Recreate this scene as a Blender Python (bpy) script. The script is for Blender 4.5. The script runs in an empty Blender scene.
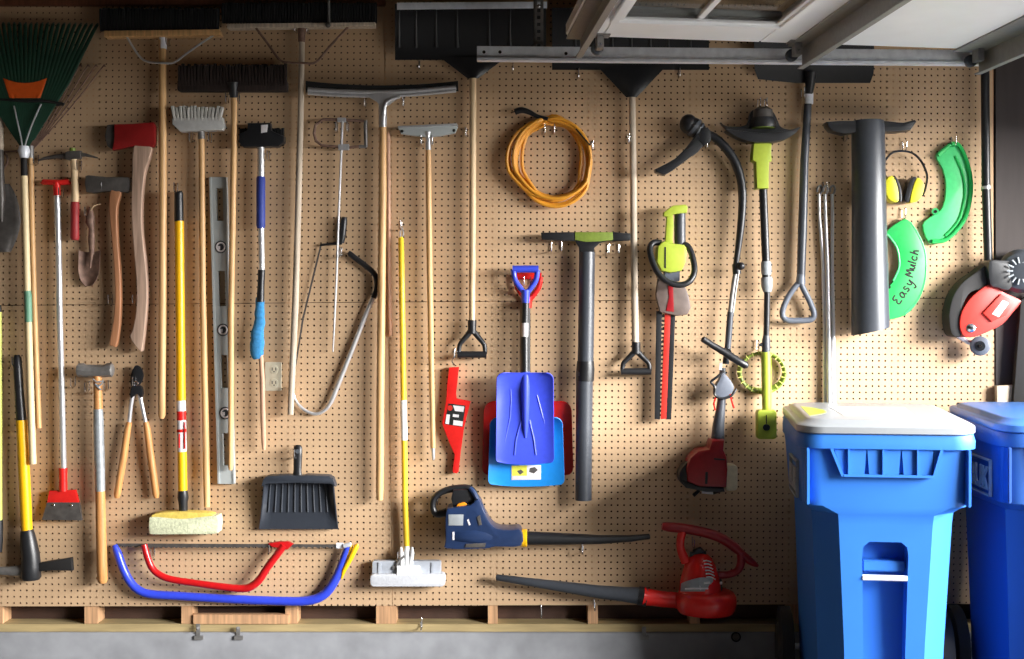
import bpy, bmesh, math, random
from mathutils import Vector, Matrix
random.seed(7)
SC = bpy.context.scene
COL = SC.collection
D, CX, CY, ZC, K0 = 5.0, 512.0, 310.0, 1.426, 0.004   # camera distance, principal pixel, eye height, metres per pixel at the wall
PI = math.pi

def kk(d): return K0*(D-d)/D
def W(px, py, d=0.0):
    k = kk(d)
    return Vector(((px-CX)*k, -d, ZC+(CY-py)*k))

# ---------------------------------------------------------------- materials
def lin(c):
    r = []
    for v in c:
        v = v/255.0
        r.append(v/12.92 if v <= 0.04045 else ((v+0.055)/1.055)**2.4)
    return (r[0], r[1], r[2], 1.0)
def mat(name, c, rough=0.5, metal=0.0, var=0.08, scale=60.0, wood=False, bump=0.0, spec=0.5, stretch=None, coat=0.0, rvar=0.0):
    m = bpy.data.materials.new(name); m.use_nodes = True
    nt = m.node_tree; N = nt.nodes; L = nt.links
    b = N['Principled BSDF']
    b.inputs['Roughness'].default_value = rough
    b.inputs['Metallic'].default_value = metal
    b.inputs['Specular IOR Level'].default_value = spec
    if coat: b.inputs['Coat Weight'].default_value = coat
    tc = N.new('ShaderNodeTexCoord'); mp = N.new('ShaderNodeMapping')
    L.new(tc.outputs['Object'], mp.inputs['Vector'])
    if wood: mp.inputs['Scale'].default_value = (90, 90, 5)
    elif stretch: mp.inputs['Scale'].default_value = stretch
    else: mp.inputs['Scale'].default_value = (scale,)*3
    nz = N.new('ShaderNodeTexNoise'); nz.inputs['Scale'].default_value = 1.0
    nz.inputs['Detail'].default_value = 3.0
    L.new(mp.outputs['Vector'], nz.inputs['Vector'])
    cr = N.new('ShaderNodeValToRGB')
    v = 0.28 if wood and var == 0.08 else var
    lc = lin(c)
    cr.color_ramp.elements[0].position = 0.3; cr.color_ramp.elements[1].position = 0.7
    cr.color_ramp.elements[0].color = tuple(max(0, x*(1-v)) for x in lc[:3])+(1,)
    cr.color_ramp.elements[1].color = tuple(min(1, x*(1+v*0.7)) for x in lc[:3])+(1,)
    L.new(nz.outputs['Fac'], cr.inputs['Fac']); L.new(cr.outputs['Color'], b.inputs['Base Color'])
    if rvar:
        mr = N.new('ShaderNodeMapRange'); mr.inputs['To Min'].default_value = rough-rvar; mr.inputs['To Max'].default_value = rough+rvar
        L.new(nz.outputs['Fac'], mr.inputs['Value']); L.new(mr.outputs['Result'], b.inputs['Roughness'])
    if bump:
        bp = N.new('ShaderNodeBump'); bp.inputs['Strength'].default_value = bump; bp.inputs['Distance'].default_value = 0.002
        L.new(nz.outputs['Fac'], bp.inputs['Height']); L.new(bp.outputs['Normal'], b.inputs['Normal'])
    return m

def pegboard_mat():
    m = mat('hardboard_with_holes', (203, 171, 136), 0.62, var=0.05, scale=7, spec=0.3)
    nt = m.node_tree; N = nt.nodes; L = nt.links
    b = N['Principled BSDF']; out = N['Material Output']
    tc = N.new('ShaderNodeTexCoord'); mp = N.new('ShaderNodeMapping'); mp.inputs['Scale'].default_value = (1/0.0254, 0, 1/0.0254)
    mp.inputs['Rotation'].default_value = (0, math.radians(-0.35), 0)
    L.new(tc.outputs['Object'], mp.inputs['Vector'])
    fr = N.new('ShaderNodeVectorMath'); fr.operation = 'FRACTION'; L.new(mp.outputs['Vector'], fr.inputs[0])
    sb = N.new('ShaderNodeVectorMath'); sb.operation = 'SUBTRACT'; sb.inputs[1].default_value = (0.5, 0, 0.5); L.new(fr.outputs[0], sb.inputs[0])
    ln = N.new('ShaderNodeVectorMath'); ln.operation = 'LENGTH'; L.new(sb.outputs[0], ln.inputs[0])
    lt = N.new('ShaderNodeMath'); lt.operation = 'LESS_THAN'; lt.inputs[1].default_value = 0.15; L.new(ln.outputs['Value'], lt.inputs[0])
    tr = N.new('ShaderNodeBsdfTransparent'); mx = N.new('ShaderNodeMixShader')
    L.new(lt.outputs[0], mx.inputs['Fac']); L.new(b.outputs[0], mx.inputs[1]); L.new(tr.outputs[0], mx.inputs[2])
    L.new(mx.outputs[0], out.inputs['Surface'])
    return m

M = {
 'peg': pegboard_mat(),
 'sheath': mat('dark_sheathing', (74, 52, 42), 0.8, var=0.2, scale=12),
 'stud': mat('stud_pine', (200, 156, 116), 0.7, wood=True),
 'sill': mat('treated_sill', (176, 156, 112), 0.75, var=0.25, stretch=(4, 40, 40)),
 'conc': mat('concrete', (150, 152, 157), 0.85, var=0.18, scale=9, bump=0.3),
 'asphalt': mat('asphalt', (140, 138, 134), 0.9, var=0.2, scale=20),
 'floor': mat('floor_concrete', (50, 48, 46), 0.7, var=0.15, scale=4, bump=0.2),
 'ceil': mat('ceiling_boards', (84, 60, 42), 0.8, var=0.2, stretch=(3, 30, 30)),
 'darkwall': mat('dark_brown_wall', (60, 52, 50), 0.7, var=0.12, stretch=(30, 30, 3)),
 'plaster': mat('painted_plaster', (74, 64, 54), 0.8, var=0.05),
 'ledger': mat('ledger_brown', (112, 66, 44), 0.7, wood=True),
 'tan': mat('wood_tan', (222, 176, 120), 0.45, wood=True),
 'pale': mat('wood_pale', (228, 198, 156), 0.5, wood=True),
 'orangewood': mat('wood_orange', (208, 146, 86), 0.5, wood=True),
 'pink': mat('wood_pinkish', (200, 158, 130), 0.55, wood=True),
 'greyw': mat('wood_grey', (200, 184, 164), 0.65, wood=True),
 'axew': mat('wood_axe', (188, 158, 138), 0.5, wood=True),
 'brownw': mat('wood_brown', (176, 122, 86), 0.5, wood=True),
 'cream': mat('cream_paint', (236, 214, 168), 0.45, var=0.06),
 'greenp': mat('green_sleeve', (110, 160, 132), 0.5),
 'alu': mat('aluminium', (214, 215, 218), 0.28, 0.55, var=0.06, stretch=(80, 80, 4)),
 'chrome': mat('hook_steel', (215, 215, 218), 0.2, 1.0, var=0.03),
 'galv': mat('galvanised', (234, 238, 248), 0.38, 0.1, var=0.12, scale=30),
 'steel': mat('grey_steel', (140, 138, 136), 0.42, 0.45, var=0.2, scale=40),
 'dsteel': mat('dark_steel', (92, 88, 85), 0.45, 0.3, var=0.25, scale=40),
 'rust': mat('rusty_steel', (134, 106, 92), 0.6, 0.25, var=0.35, scale=50),
 'blk': mat('black_plastic', (32, 33, 36), 0.38, var=0.1),
 'blkm': mat('black_matte', (24, 22, 22), 0.7, var=0.15),
 'dgrey': mat('dark_grey_plastic', (68, 72, 78), 0.4, var=0.08),
 'tubeg': mat('blower_tube_grey', (66, 70, 77), 0.36, var=0.06),
 'grey': mat('grey_plastic', (100, 106, 118), 0.42),
 'brist': mat('black_bristle', (16, 16, 19), 0.8, var=0.5, stretch=(260, 260, 6), bump=0.6),
 'bristb': mat('brown_bristle', (46, 34, 30), 0.85, var=0.5, stretch=(220, 220, 8), bump=0.8),
 'bristw': mat('white_bristle', (200, 198, 192), 0.8, var=0.3, stretch=(200, 200, 8), bump=0.6),
 'red': mat('red_paint', (190, 24, 28), 0.3, var=0.1),
 'redp': mat('red_plastic', (222, 40, 36), 0.24, var=0.06),
 'redd': mat('dark_red_plastic', (150, 26, 34), 0.36, var=0.1),
 'redaxe': mat('red_axe_paint', (140, 28, 28), 0.4, var=0.15, scale=25),
 'coral': mat('faded_red_plastic', (194, 46, 36), 0.4, var=0.08),
 'grip': mat('red_grip', (160, 42, 44), 0.55),
 'orange': mat('orange_plastic', (222, 92, 26), 0.5),
 'cord': mat('orange_cord', (222, 152, 44), 0.45),
 'greenrake': mat('green_rake_plastic', (30, 66, 50), 0.45, var=0.12),
 'yel': mat('yellow_enamel', (250, 190, 22), 0.33, var=0.04),
 'yel2': mat('yellow_enamel_light', (246, 206, 50), 0.35, var=0.04),
 'ygreen': mat('pale_yellow_green', (222, 226, 120), 0.4),
 'sponge': mat('yellow_sponge', (226, 200, 96), 0.9, var=0.15, scale=90, bump=0.5),
 'terry': mat('pale_mop_cloth', (214, 218, 184), 0.95, var=0.18, scale=120, bump=1.0),
 'white': mat('white_plastic', (238, 240, 242), 0.4, var=0.03),
 'wcloth': mat('white_mop_pad', (206, 209, 216), 0.9, var=0.05, scale=120, bump=0.6),
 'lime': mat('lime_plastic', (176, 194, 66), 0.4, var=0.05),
 'limedk': mat('lime_cord', (122, 142, 54), 0.5, var=0.15),
 'mulch': mat('green_plastic', (34, 170, 82), 0.38, var=0.07),
 'mulchl': mat('light_green_plastic', (70, 196, 116), 0.38, var=0.07),
 'blue': mat('blue_plastic', (62, 80, 214), 0.33, var=0.05),
 'blueg': mat('blue_grip', (48, 66, 150), 0.6),
 'lblue': mat('light_blue_plastic', (30, 140, 226), 0.35, var=0.05),
 'bluef': mat('blue_frame_paint', (54, 74, 214), 0.3, var=0.06),
 'navy': mat('navy_plastic', (34, 52, 88), 0.32, var=0.08),
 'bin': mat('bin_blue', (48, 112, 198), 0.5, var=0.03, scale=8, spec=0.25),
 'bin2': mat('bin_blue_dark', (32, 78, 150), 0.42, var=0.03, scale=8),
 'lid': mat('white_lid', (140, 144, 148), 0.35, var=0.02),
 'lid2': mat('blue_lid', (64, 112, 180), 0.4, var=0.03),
 'cloth': mat('blue_cloth', (60, 140, 196), 0.9, var=0.2, scale=80, bump=0.8),
 'ivory': mat('ivory_plastic', (222, 218, 196), 0.45, var=0.03),
 'door': mat('white_door_paint', (244, 246, 248), 0.45, var=0.03, scale=6),
 'strut': mat('grey_strut_paint', (150, 150, 148), 0.5, 0.3, var=0.08),
 'ink': mat('black_ink', (14, 18, 16), 0.7),
 'orangeb': mat('orange_button', (240, 150, 30), 0.4),
 'tape': mat('silver_tape', (160, 166, 170), 0.35, 0.25, var=0.2, scale=50),
 'tank': mat('translucent_tank', (214, 206, 176), 0.45),
 'labelw': mat('white_label', (226, 222, 224), 0.5, var=0.05),
 'labely': mat('yellow_label', (226, 226, 80), 0.5, var=0.05),
 'labelg': mat('grey_label', (150, 156, 160), 0.5, var=0.1),
 'levelg': mat('level_grey', (178,184,184), 0.4, 0.05, var=0.04, scale=20),
 'trayg': mat('tray_grey', (178,184,194), 0.5, var=0.08, scale=50),
 'muff': mat('earmuff_yellow', (214,208,44), 0.4),
 'cover': mat('smoky_cover', (112,98,92), 0.4, var=0.2, scale=25),
 'brushw': mat('pale_brush_block', (196,196,194), 0.6, var=0.1),
 'pan': mat('slate_plastic', (50,55,64), 0.42, var=0.06),
 'rubber': mat('black_rubber', (24, 24, 25), 0.8),
}
def glass_mat():
    m = bpy.data.materials.new('window_glass'); m.use_nodes = True
    b = m.node_tree.nodes['Principled BSDF']
    b.inputs['Base Color'].default_value = (0.95, 0.97, 0.96, 1); b.inputs['Roughness'].default_value = 0.03
    b.inputs['Transmission Weight'].default_value = 1.0; b.inputs['IOR'].default_value = 1.1
    nz = m.node_tree.nodes.new('ShaderNodeTexNoise'); nz.inputs['Scale'].default_value = 4
    mr = m.node_tree.nodes.new('ShaderNodeMapRange'); mr.inputs['To Min'].default_value = 0.02; mr.inputs['To Max'].default_value = 0.06
    m.node_tree.links.new(nz.outputs['Fac'], mr.inputs['Value']); m.node_tree.links.new(mr.outputs['Result'], b.inputs['Roughness'])
    return m
M['glass'] = glass_mat()

# ---------------------------------------------------------------- geometry
def catmull(pts, n=6, closed=False):
    P = [tuple(map(float, p)) for p in pts]; out = []
    m = len(P)
    if m < 3: return P
    rng = range(m) if closed else range(m-1)
    for i in rng:
        if closed: p0, p1, p2, p3 = P[(i-1) % m], P[i], P[(i+1) % m], P[(i+2) % m]
        else: p0, p1, p2, p3 = P[max(i-1, 0)], P[i], P[i+1], P[min(i+2, m-1)]
        for j in range(n):
            t = j/n
            out.append(tuple(0.5*((2*b)+(-a+c)*t+(2*a-5*b+4*c-e)*t*t+(-a+3*b-3*c+e)*t**3) for a, b, c, e in zip(p0, p1, p2, p3)))
    if not closed: out.append(P[-1])
    return out
def rr(x0, y0, x1, y1, r, n=4):
    o = []
    for cx, cy, a in ((x1-r, y0+r, -90), (x1-r, y1-r, 0), (x0+r, y1-r, 90), (x0+r, y0+r, 180)):
        for j in range(n+1):
            t = math.radians(a+90*j/n); o.append((cx+r*math.cos(t), cy+r*math.sin(t)))
    return o
def ell(cx, cy, rx, ry, n=24): return [(cx+rx*math.cos(2*PI*i/n), cy+ry*math.sin(2*PI*i/n)) for i in range(n)]

class MB:
    def __init__(s): s.bm = bmesh.new()
    def add(s, bm):
        bmesh.ops.recalc_face_normals(bm, faces=bm.faces)
        me = bpy.data.meshes.new('t'); bm.to_mesh(me); bm.free(); s.bm.from_mesh(me); bpy.data.meshes.remove(me); return s
    # swept tube through world points
    def tube(s, pts, r, n=10, oval=1.0, closed=False):
        pts = [Vector(p) for p in pts]; m = len(pts)
        rs = r if isinstance(r, (list, tuple)) else [r]*m
        T = []
        for i in range(m):
            a = pts[(i-1) % m] if (closed or i > 0) else pts[i]; b = pts[(i+1) % m] if (closed or i < m-1) else pts[i]
            t = (b-a); T.append(t.normalized() if t.length > 1e-9 else Vector((0, 0, 1)))
        useY = all(abs(t.y) < 0.93 for t in T)
        bm = bmesh.new(); rings = []
        ref = Vector((0, 1, 0)) if useY else (Vector((1, 0, 0)) if abs(T[0].x) < 0.8 else Vector((0, 0, 1)))
        for i in range(m):
            t = T[i]
            if useY: ref = Vector((0, 1, 0))
            u = t.cross(ref).normalized(); v = u.cross(t).normalized()
            if not useY: ref = v
            rings.append([bm.verts.new(pts[i]+u*(rs[i]*math.cos(2*PI*j/n))+v*(rs[i]*oval*math.sin(2*PI*j/n))) for j in range(n)])
        for i in range(m if closed else m-1):
            A, B = rings[i], rings[(i+1) % m]
            for j in range(n): bm.faces.new((A[j], A[(j+1) % n], B[(j+1) % n], B[j]))
        if not closed:
            bm.faces.new(rings[0][::-1]); bm.faces.new(rings[-1])
        return s.add(bm)
    # tube in pixel coordinates; radius in pixels; points (px,py[,d])
    def tpx(s, pts, r, d=0.04, n=10, oval=1.0, closed=False):
        P = [W(p[0], p[1], p[2] if len(p) > 2 else d) for p in pts]
        m = len(pts)
        if isinstance(r, (list, tuple)) and len(r) != m:
            q = []
            for i in range(m):
                f = i/(m-1)*(len(r)-1); j = min(int(f), len(r)-2); q.append(r[j]+(r[j+1]-r[j])*(f-j))
            r = q
        rs = [(r[i] if isinstance(r, (list, tuple)) else r)*kk(pts[i][2] if len(pts[i]) > 2 else d) for i in range(m)]
        return s.tube(P, rs, n, oval, closed)
    # outline extruded from depth d0 (towards the wall) to d1 (towards the room)
    def prism(s, out, d0, d1, bev=0.002, seg=2, holes=()):
        bm = bmesh.new()
        F = [bm.verts.new(W(x, y, d1)) for x, y in out]
        f = bm.faces.new(F)
        if holes:
            for h in holes:
                hv = [bm.verts.new(W(x, y, d1)) for x, y in h]
                for i in range(len(hv)): bm.edges.new((hv[i], hv[(i+1) % len(hv)]))
            bm.faces.remove(f)
            r = bmesh.ops.triangle_fill(bm, use_beauty=True, edges=bm.edges[:])
            bmesh.ops.recalc_face_normals(bm, faces=bm.faces)
        ext = bmesh.ops.extrude_face_region(bm, geom=bm.faces[:])
        vs = [v for v in ext['geom'] if isinstance(v, bmesh.types.BMVert)]
        for v in vs: v.co.y = -d0
        if holes:
            # keep the original (front) faces as the other cap
            pass
        bmesh.ops.recalc_face_normals(bm, faces=bm.faces)
        if bev > 0 and not holes:
            ed = [e for e in bm.edges if abs(e.verts[0].co.y-e.verts[1].co.y) < 1e-6]
            bmesh.ops.bevel(bm, geom=ed, offset=bev, segments=seg, affect='EDGES', clamp_overlap=True, profile=0.6)
        return s.add(bm)
    # rows of (px,py,d) points -> curved sheet with thickness
    def sheet(s, rows, th=0.003, world=False):
        bm = bmesh.new()
        V = [[bm.verts.new(Vector(p) if world else W(*p)) for p in r] for r in rows]
        for i in range(len(V)-1):
            for j in range(len(V[0])-1): bm.faces.new((V[i][j], V[i][j+1], V[i+1][j+1], V[i+1][j]))
        bmesh.ops.recalc_face_normals(bm, faces=bm.faces)
        bmesh.ops.solidify(bm, geom=bm.faces[:], thickness=th)
        return s.add(bm)
    def box(s, a, b, bev=0.0, rot=None, piv=None):
        bm = bmesh.new(); a = Vector(a); b = Vector(b)
        bmesh.ops.create_cube(bm, size=1.0)
        for v in bm.verts: v.co = Vector(((a[i]+b[i])/2+v.co[i]*abs(b[i]-a[i]) for i in range(3)))
        if bev: bmesh.ops.bevel(bm, geom=bm.edges[:], offset=bev, segments=2, affect='EDGES', clamp_overlap=True)
        if rot is not None: bmesh.ops.rotate(bm, verts=bm.verts, cent=Vector(piv), matrix=rot)
        return s.add(bm)
    def bpx(s, x0, y0, x1, y1, d0, d1, bev=0.0015):
        A = W(x0, y0, d1); B = W(x1, y1, d1)
        return s.box((A.x, -d0, B.z), (B.x, -d1, A.z), bev)
    def ball(s, px, py, d, rx, ry=None, rd=None, n=14):
        ry = ry or rx; k = kk(d); rd = rd if rd is not None else rx*k
        bm = bmesh.new(); bmesh.ops.create_uvsphere(bm, u_segments=n, v_segments=n//2+1, radius=1.0)
        c = W(px, py, d)
        for v in bm.verts: v.co = Vector((c.x+v.co.x*rx*k, c.y+v.co.y*rd, c.z+v.co.z*ry*k))
        return s.add(bm)
    # loft of world rings
    def loft(s, rings, cap=True):
        bm = bmesh.new(); V = [[bm.verts.new(Vector(p)) for p in r] for r in rings]; n = len(V[0])
        for i in range(len(V)-1):
            for j in range(n): bm.faces.new((V[i][j], V[i][(j+1) % n], V[i+1][(j+1) % n], V[i+1][j]))
        if cap: bm.faces.new(V[0][::-1]); bm.faces.new(V[-1])
        return s.add(bm)

def mk(name, mb, m, parent=None, label=None, local=False, angle=38, origin=None):
    me = bpy.data.meshes.new(name); mb.bm.to_mesh(me); mb.bm.free()
    if parent is not None and not local: off = base(parent)
    elif parent is None:
        if origin is None:
            off = Vector((0, 0, 0))
            for v in me.vertices: off += v.co
            off /= max(1, len(me.vertices))
        else: off = Vector(origin)
    else: off = Vector((0, 0, 0))
    me.transform(Matrix.Translation(-off))
    for p in me.polygons: p.use_smooth = True
    me.set_sharp_from_angle(angle=math.radians(angle))
    me.materials.append(M[m] if isinstance(m, str) else m)
    o = bpy.data.objects.new(name, me); COL.objects.link(o)
    if parent is not None: o.parent = parent
    else: o.location = off
    if label: o['label'] = label
    return o
def base(o):
    v = Vector((0, 0, 0))
    while o is not None: v = v+o.location; o = o.parent
    return v
def tag(o, label, cat, group=None):
    o['label'] = label; o['category'] = cat
    if group: o['group'] = group
    return o
def thing(name, label, cat, px, py, d=0.03, group=None, loc=None, rz=0):
    o = bpy.data.objects.new(name, None); COL.objects.link(o); o.empty_display_size = 0.05
    o.location = loc if loc is not None else W(px, py, d); o.rotation_euler = (0, 0, rz)
    return tag(o, label, cat, group)
def struct(o): o['kind'] = 'structure'; return o

def text(parent, name, s, px, py, h, m, d, rot=0, shear=0.0, thick=0.0004, squeeze=1.0, matrix=None, local=False, bold=0.0):
    cu = bpy.data.curves.new(name, 'FONT'); cu.body = s; cu.align_x = 'CENTER'; cu.align_y = 'CENTER'
    cu.size = h; cu.shear = shear; cu.extrude = thick; cu.offset = bold; cu.resolution_u = 3
    tmp = bpy.data.objects.new('t', cu); COL.objects.link(tmp)
    bpy.context.view_layer.update()
    me = bpy.data.meshes.new_from_object(tmp.evaluated_get(bpy.context.evaluated_depsgraph_get()))
    bpy.data.objects.remove(tmp); bpy.data.curves.remove(cu)
    if matrix is None:
        matrix = Matrix.Translation(W(px, py, d)) @ Matrix.Rotation(math.radians(-rot), 4, 'Y') @ Matrix.Rotation(PI/2, 4, 'X') @ Matrix.Diagonal((squeeze, 1, 1, 1))
    me.transform(matrix)
    mb = MB(); mb.bm.from_mesh(me); bpy.data.meshes.remove(me)
    return mk(name, mb, m, parent, local=local)
# ================================================================ SETTING
wb = bpy.data.objects.new('wall_back', None); COL.objects.link(wb); struct(wb)
def panel(x0, y0, x1, y1, x2, y2, x3, y3, lab):
    mb = MB(); g = 0.3
    mb.prism([(x0+g, y0+g), (x1-g, y1+g), (x2-g, y2-g), (x3+g, y3-g)], -0.005, 0.0, 0)
    return mk('pegboard_panel', mb, 'peg', wb, lab)
panel(-226, -4, 383.6, -4, 388.2, 302, -226, 307.5, 'upper left pegboard panel')
panel(383.6, -4, 992, -4, 994.2, 298, 388.2, 302, 'upper right pegboard panel')
panel(-226, 307.5, 388.2, 302, 392.4, 606, -226, 607, 'lower left pegboard panel')
panel(388.2, 302, 994.2, 298, 995.5, 604, 392.4, 606, 'lower right pegboard panel')
def wbox(name, m, a, b, parent=None, bev=0.0, label=None):
    mb = MB(); mb.box(a, b, bev); return mk(name, mb, m, parent, label)
LX, RX, FY, CZ = -3.6, 2.62, -7.2, 2.95
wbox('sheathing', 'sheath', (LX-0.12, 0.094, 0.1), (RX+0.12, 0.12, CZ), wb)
for a, b in ((-117, -107), (-6, 2), (84, 97), (181, 192), (285, 297), (376, 396), (488, 497.5), (588, 598), (690, 700), (790, 800), (890, 900), (986, 994)):
    A, B = W(a, 0).x, W(b, 0).x
    wbox('stud', 'stud', (A, 0.0055, 0.17), (B, 0.0935, CZ), wb)
zs = W(0, 624.3).z; zb = W(0, 632).z
wbox('sill_plate', 'sill', (LX, 0.002, zb), (RX, 0.0935, zs), wb, 0.002)
mb = MB(); A = W(193, 614.5, 0); B = W(289, 624, 0); mb.box((A.x, -0.004, B.z), (B.x, 0.03, A.z), 0.002)
mk('blocking_strip', mb, 'stud', wb)
x = struct(wbox('baseboard_back', 'conc', (LX, -0.012, 0.0), (RX, 0.12, zb-0.0005), None, 0.004))
struct(wbox('floor', 'floor', (LX-0.2, FY-0.2, -0.1), (RX+0.12, 0.15, 0.0)))
# far outside: the driveway
struct(wbox('driveway_floor', 'asphalt', (RX+0.13, -14, -0.1), (14, 8, -0.01)))
struct(wbox('ceiling', 'ceil', (LX-0.2, FY-0.2, CZ), (RX+0.12, 0.15, CZ+0.1)))
for i in range(8):
    y = -0.5-i*0.8
    struct(wbox('trim_%d' % (i+1), 'ceil', (LX, y-0.02, CZ-0.16), (RX, y+0.02, CZ-0.001)))
struct(wbox('wall_left', 'plaster', (LX-0.12, FY-0.1, 0), (LX, 0.15, CZ)))
struct(wbox('wall_front', 'plaster', (LX, FY-0.12, 0), (RX+0.12, FY, CZ)))
# right-hand wall with the garage door opening
OY0, OY1, OZ = -0.50, -4.4, 2.13
mb = MB(); mb.box((RX, OY0, 0), (RX+0.12, 0.15, CZ)); mb.box((RX, FY, 0), (RX+0.12, OY1, CZ)); mb.box((RX, OY1, OZ), (RX+0.12, OY0, CZ))
struct(mk('wall_right', mb, 'darkwall'))
# dark boards beside the pegboard
A = W(995.8, 0).x
mb = MB(); mb.box((A, -0.001, zb+0.06), (RX-0.001, 0.09, CZ-0.001))
mk('dark_board', mb, 'darkwall', wb, 'dark brown boards right of the pegboard')
mb = MB(); mb.bpx(-226, -6, 385, 5, 0.001, 0.03, 0.003)
struct(mk('trim_9', mb, 'ledger'))
# pale board end and black bar at the far right
mb = MB(); mb.prism([(997, 386), (1014, 385), (1014, 666), (997, 666)], 0.0135, 0.04, 0.002)
tag(mk('wood_offcut', mb, 'greyw'), 'short pale board end standing behind the dark blue bin at the right edge', 'board')
mb = MB(); mb.prism([(1021, 300), (1036, 290), (1036, 420), (1012, 420)], 0.03, 0.06, 0.006)
tag(mk('black_flap', mb, 'blkm'), 'black sloping flap at the right edge above the dark blue bin', 'flap')

# anchor bits on the sill
def anchor(px, lab, h=12):
    t = thing('anchor_strap', lab, 'bracket', px, 628, 0.0)
    mb = MB(); mb.bpx(px-2, 640-h-4, px+2, 637, 0.012, 0.016, 0.0005); mb.bpx(px-4, 636, px+5, 640, 0.012, 0.02, 0.0005); mk('strap', mb, 'steel', t)
    mb = MB(); mb.tpx([(px, 628, 0.016), (px, 628, 0.023)], 1.6, 0.02, 8); mk('bolt', mb, 'steel', t)
anchor(198, 'small metal anchor strap on the sill below the curve of the blue bow saw')
anchor(238, 'thin metal anchor strap on the sill near the short blocking strip', 9)
anchor(644, 'metal anchor strap on the sill under the red blower nozzle', 9)
t = thing('pipe_stub', 'round black pipe stub low on the concrete beside the blue bins', 'pipe', 736, 637)
mb = MB(); mb.tpx([(736, 637, 0.013), (736, 637, 0.04)], 5, 0.03, 14); mk('pipe', mb, 'rubber', t)
mb = MB(); mb.tpx([(736, 637, 0.04), (736, 637, 0.048)], [3.4, 3], 0.03, 14); mk('cap', mb, 'dsteel', t)

# ================================================================ GARAGE DOOR
trk = thing('door_track', 'galvanised garage door track running along the top of the pegboard', 'door track', 477, 55, 0.3)
mb = MB()
def trackring(px, y0, y1):
    k = kk(0.3); z0 = W(px, y0, 0.3).z; z1 = W(px, y1, 0.3).z; xx = W(px, y0, 0.3).x
    prof = [(-0.262, z0), (-0.30, z0), (-0.302, z0-0.004), (-0.302, z1+0.018), (-0.31, z1+0.012), (-0.325, z1+0.010), (-0.328, z1), (-0.29, z1), (-0.28, z1+0.004), (-0.298, z1+0.02), (-0.298, z0-0.004), (-0.262, z0-0.004)]
    return [(xx, y, z) for y, z in prof]
mb.loft([trackring(477, 46, 61.5), trackring(985, 50, 66)])
mk('rail', mb, 'galv', trk)
mb = MB()
for px, py in ((484, 52), (500, 52), (566, 53.5)): mb.tpx([(px, py, 0.302), (px, py, 0.304)], 1.7, 0.3, 10)
mk('bolt_hole', mb, 'blkm', trk)
# perforated hanger
mb = MB(); hx0, hx1 = 534, 543.5
mb.bpx(hx0, -60, hx0+3, 47, 0.262, 0.266, 0); mb.bpx(hx1-3, -60, hx1, 47, 0.262, 0.266, 0)
y = -58
while y < 46: mb.bpx(hx0+2.8, y, hx1-2.8, y+3.4, 0.262, 0.266, 0); y += 7
mb.bpx(hx0-0.3, -60, hx0+0.6, 47, 0.235, 0.266, 0)
mk('perforated_hanger', mb, 'steel', trk)
mb = MB(); mb.ball(539, 6, 0.268, 2, 2, 0.006); mk('hanger_bolt', mb, 'chrome', trk)

# the raised door, turned a few degrees
dyaw = math.radians(4.0); DZ = 2.390
gd = thing('garage_door', 'white raised garage door with grey struts above the pegboard', 'garage door', 0, 0, loc=Vector((W(985, 50, 0.36).x, -0.37, DZ)), rz=dyaw)
# local: x along the door (0 at right track bend, negative to the left), y negative towards the room, z up. slopes up to the left
SL = -0.018
def dz(x): return SL*x
S = [0.52, 0.0, -0.69, -1.565]
DW = 4.7
mb = MB()
def slab(mb, x0, x1, y0, y1, z0, z1, bev=0.004):
    bm = bmesh.new(); bmesh.ops.create_cube(bm, size=1.0)
    for v in bm.verts:
        xx = x0 if v.co.x < 0 else x1
        v.co = Vector((xx, y0 if v.co.y < 0 else y1, (z0 if v.co.z < 0 else z1)+dz(xx)))
    if bev: bmesh.ops.bevel(bm, geom=bm.edges[:], offset=bev, segments=2, affect='EDGES', clamp_overlap=True)
    mb.add(bm)
for a, b in ((S[1]+0.003, S[0]), (S[2]+0.003, S[1]-0.003)):
    mb = MB(); slab(mb, a, b, -DW, 0, 0, 0.045); mk('door_panel', mb, 'door', gd, local=True)
# window section: rails, stiles, muntins, panes
a, b = S[3], S[2]-0.003
mb = MB()
ws = [(-0.30-0.72*i-0.62, -0.30-0.72*i) for i in range(6)]   # openings along y
xa, xb = a+0.13, b-0.16
slab(mb, a, xa, -DW, 0, 0, 0.045); slab(mb, xb, b, -DW, 0, 0, 0.045)
slab(mb, xa, xb, -0.30, 0, 0, 0.045)
for i in range(6):
    y1 = ws[i][0]; y0 = ws[i+1][1] if i < 5 else -DW
    slab(mb, xa, xb, y0, y1, 0, 0.045)
mk('window_panel', mb, 'door', gd, local=True)
mb = MB(); mf = MB(); mg = MB()
for y0, y1 in ws:
    w = 0.03
    for q, h in ((w, -0.012), (w*0.5, -0.02)):
        slab(mf, xa-0.012, xa+q, y0-0.012, y1+0.012, h, 0.0, 0.002); slab(mf, xb-q, xb+0.012, y0-0.012, y1+0.012, h, 0.0, 0.002)
        slab(mf, xa+q, xb-q, y0-0.012, y0+q, h, 0.0, 0.002); slab(mf, xa+q, xb-q, y1-q, y1+0.012, h, 0.0, 0.002)
    slab(mf, (xa+xb)/2-0.012, (xa+xb)/2+0.012, y0, y1, 0.0, 0.014, 0.002)
    slab(mg, xa, xb, y0, y1, 0.016, 0.021, 0)
wf = mk('window_frame', mf, 'door', gd, local=True); mk('pane', mg, 'glass', wf, local=True)
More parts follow.
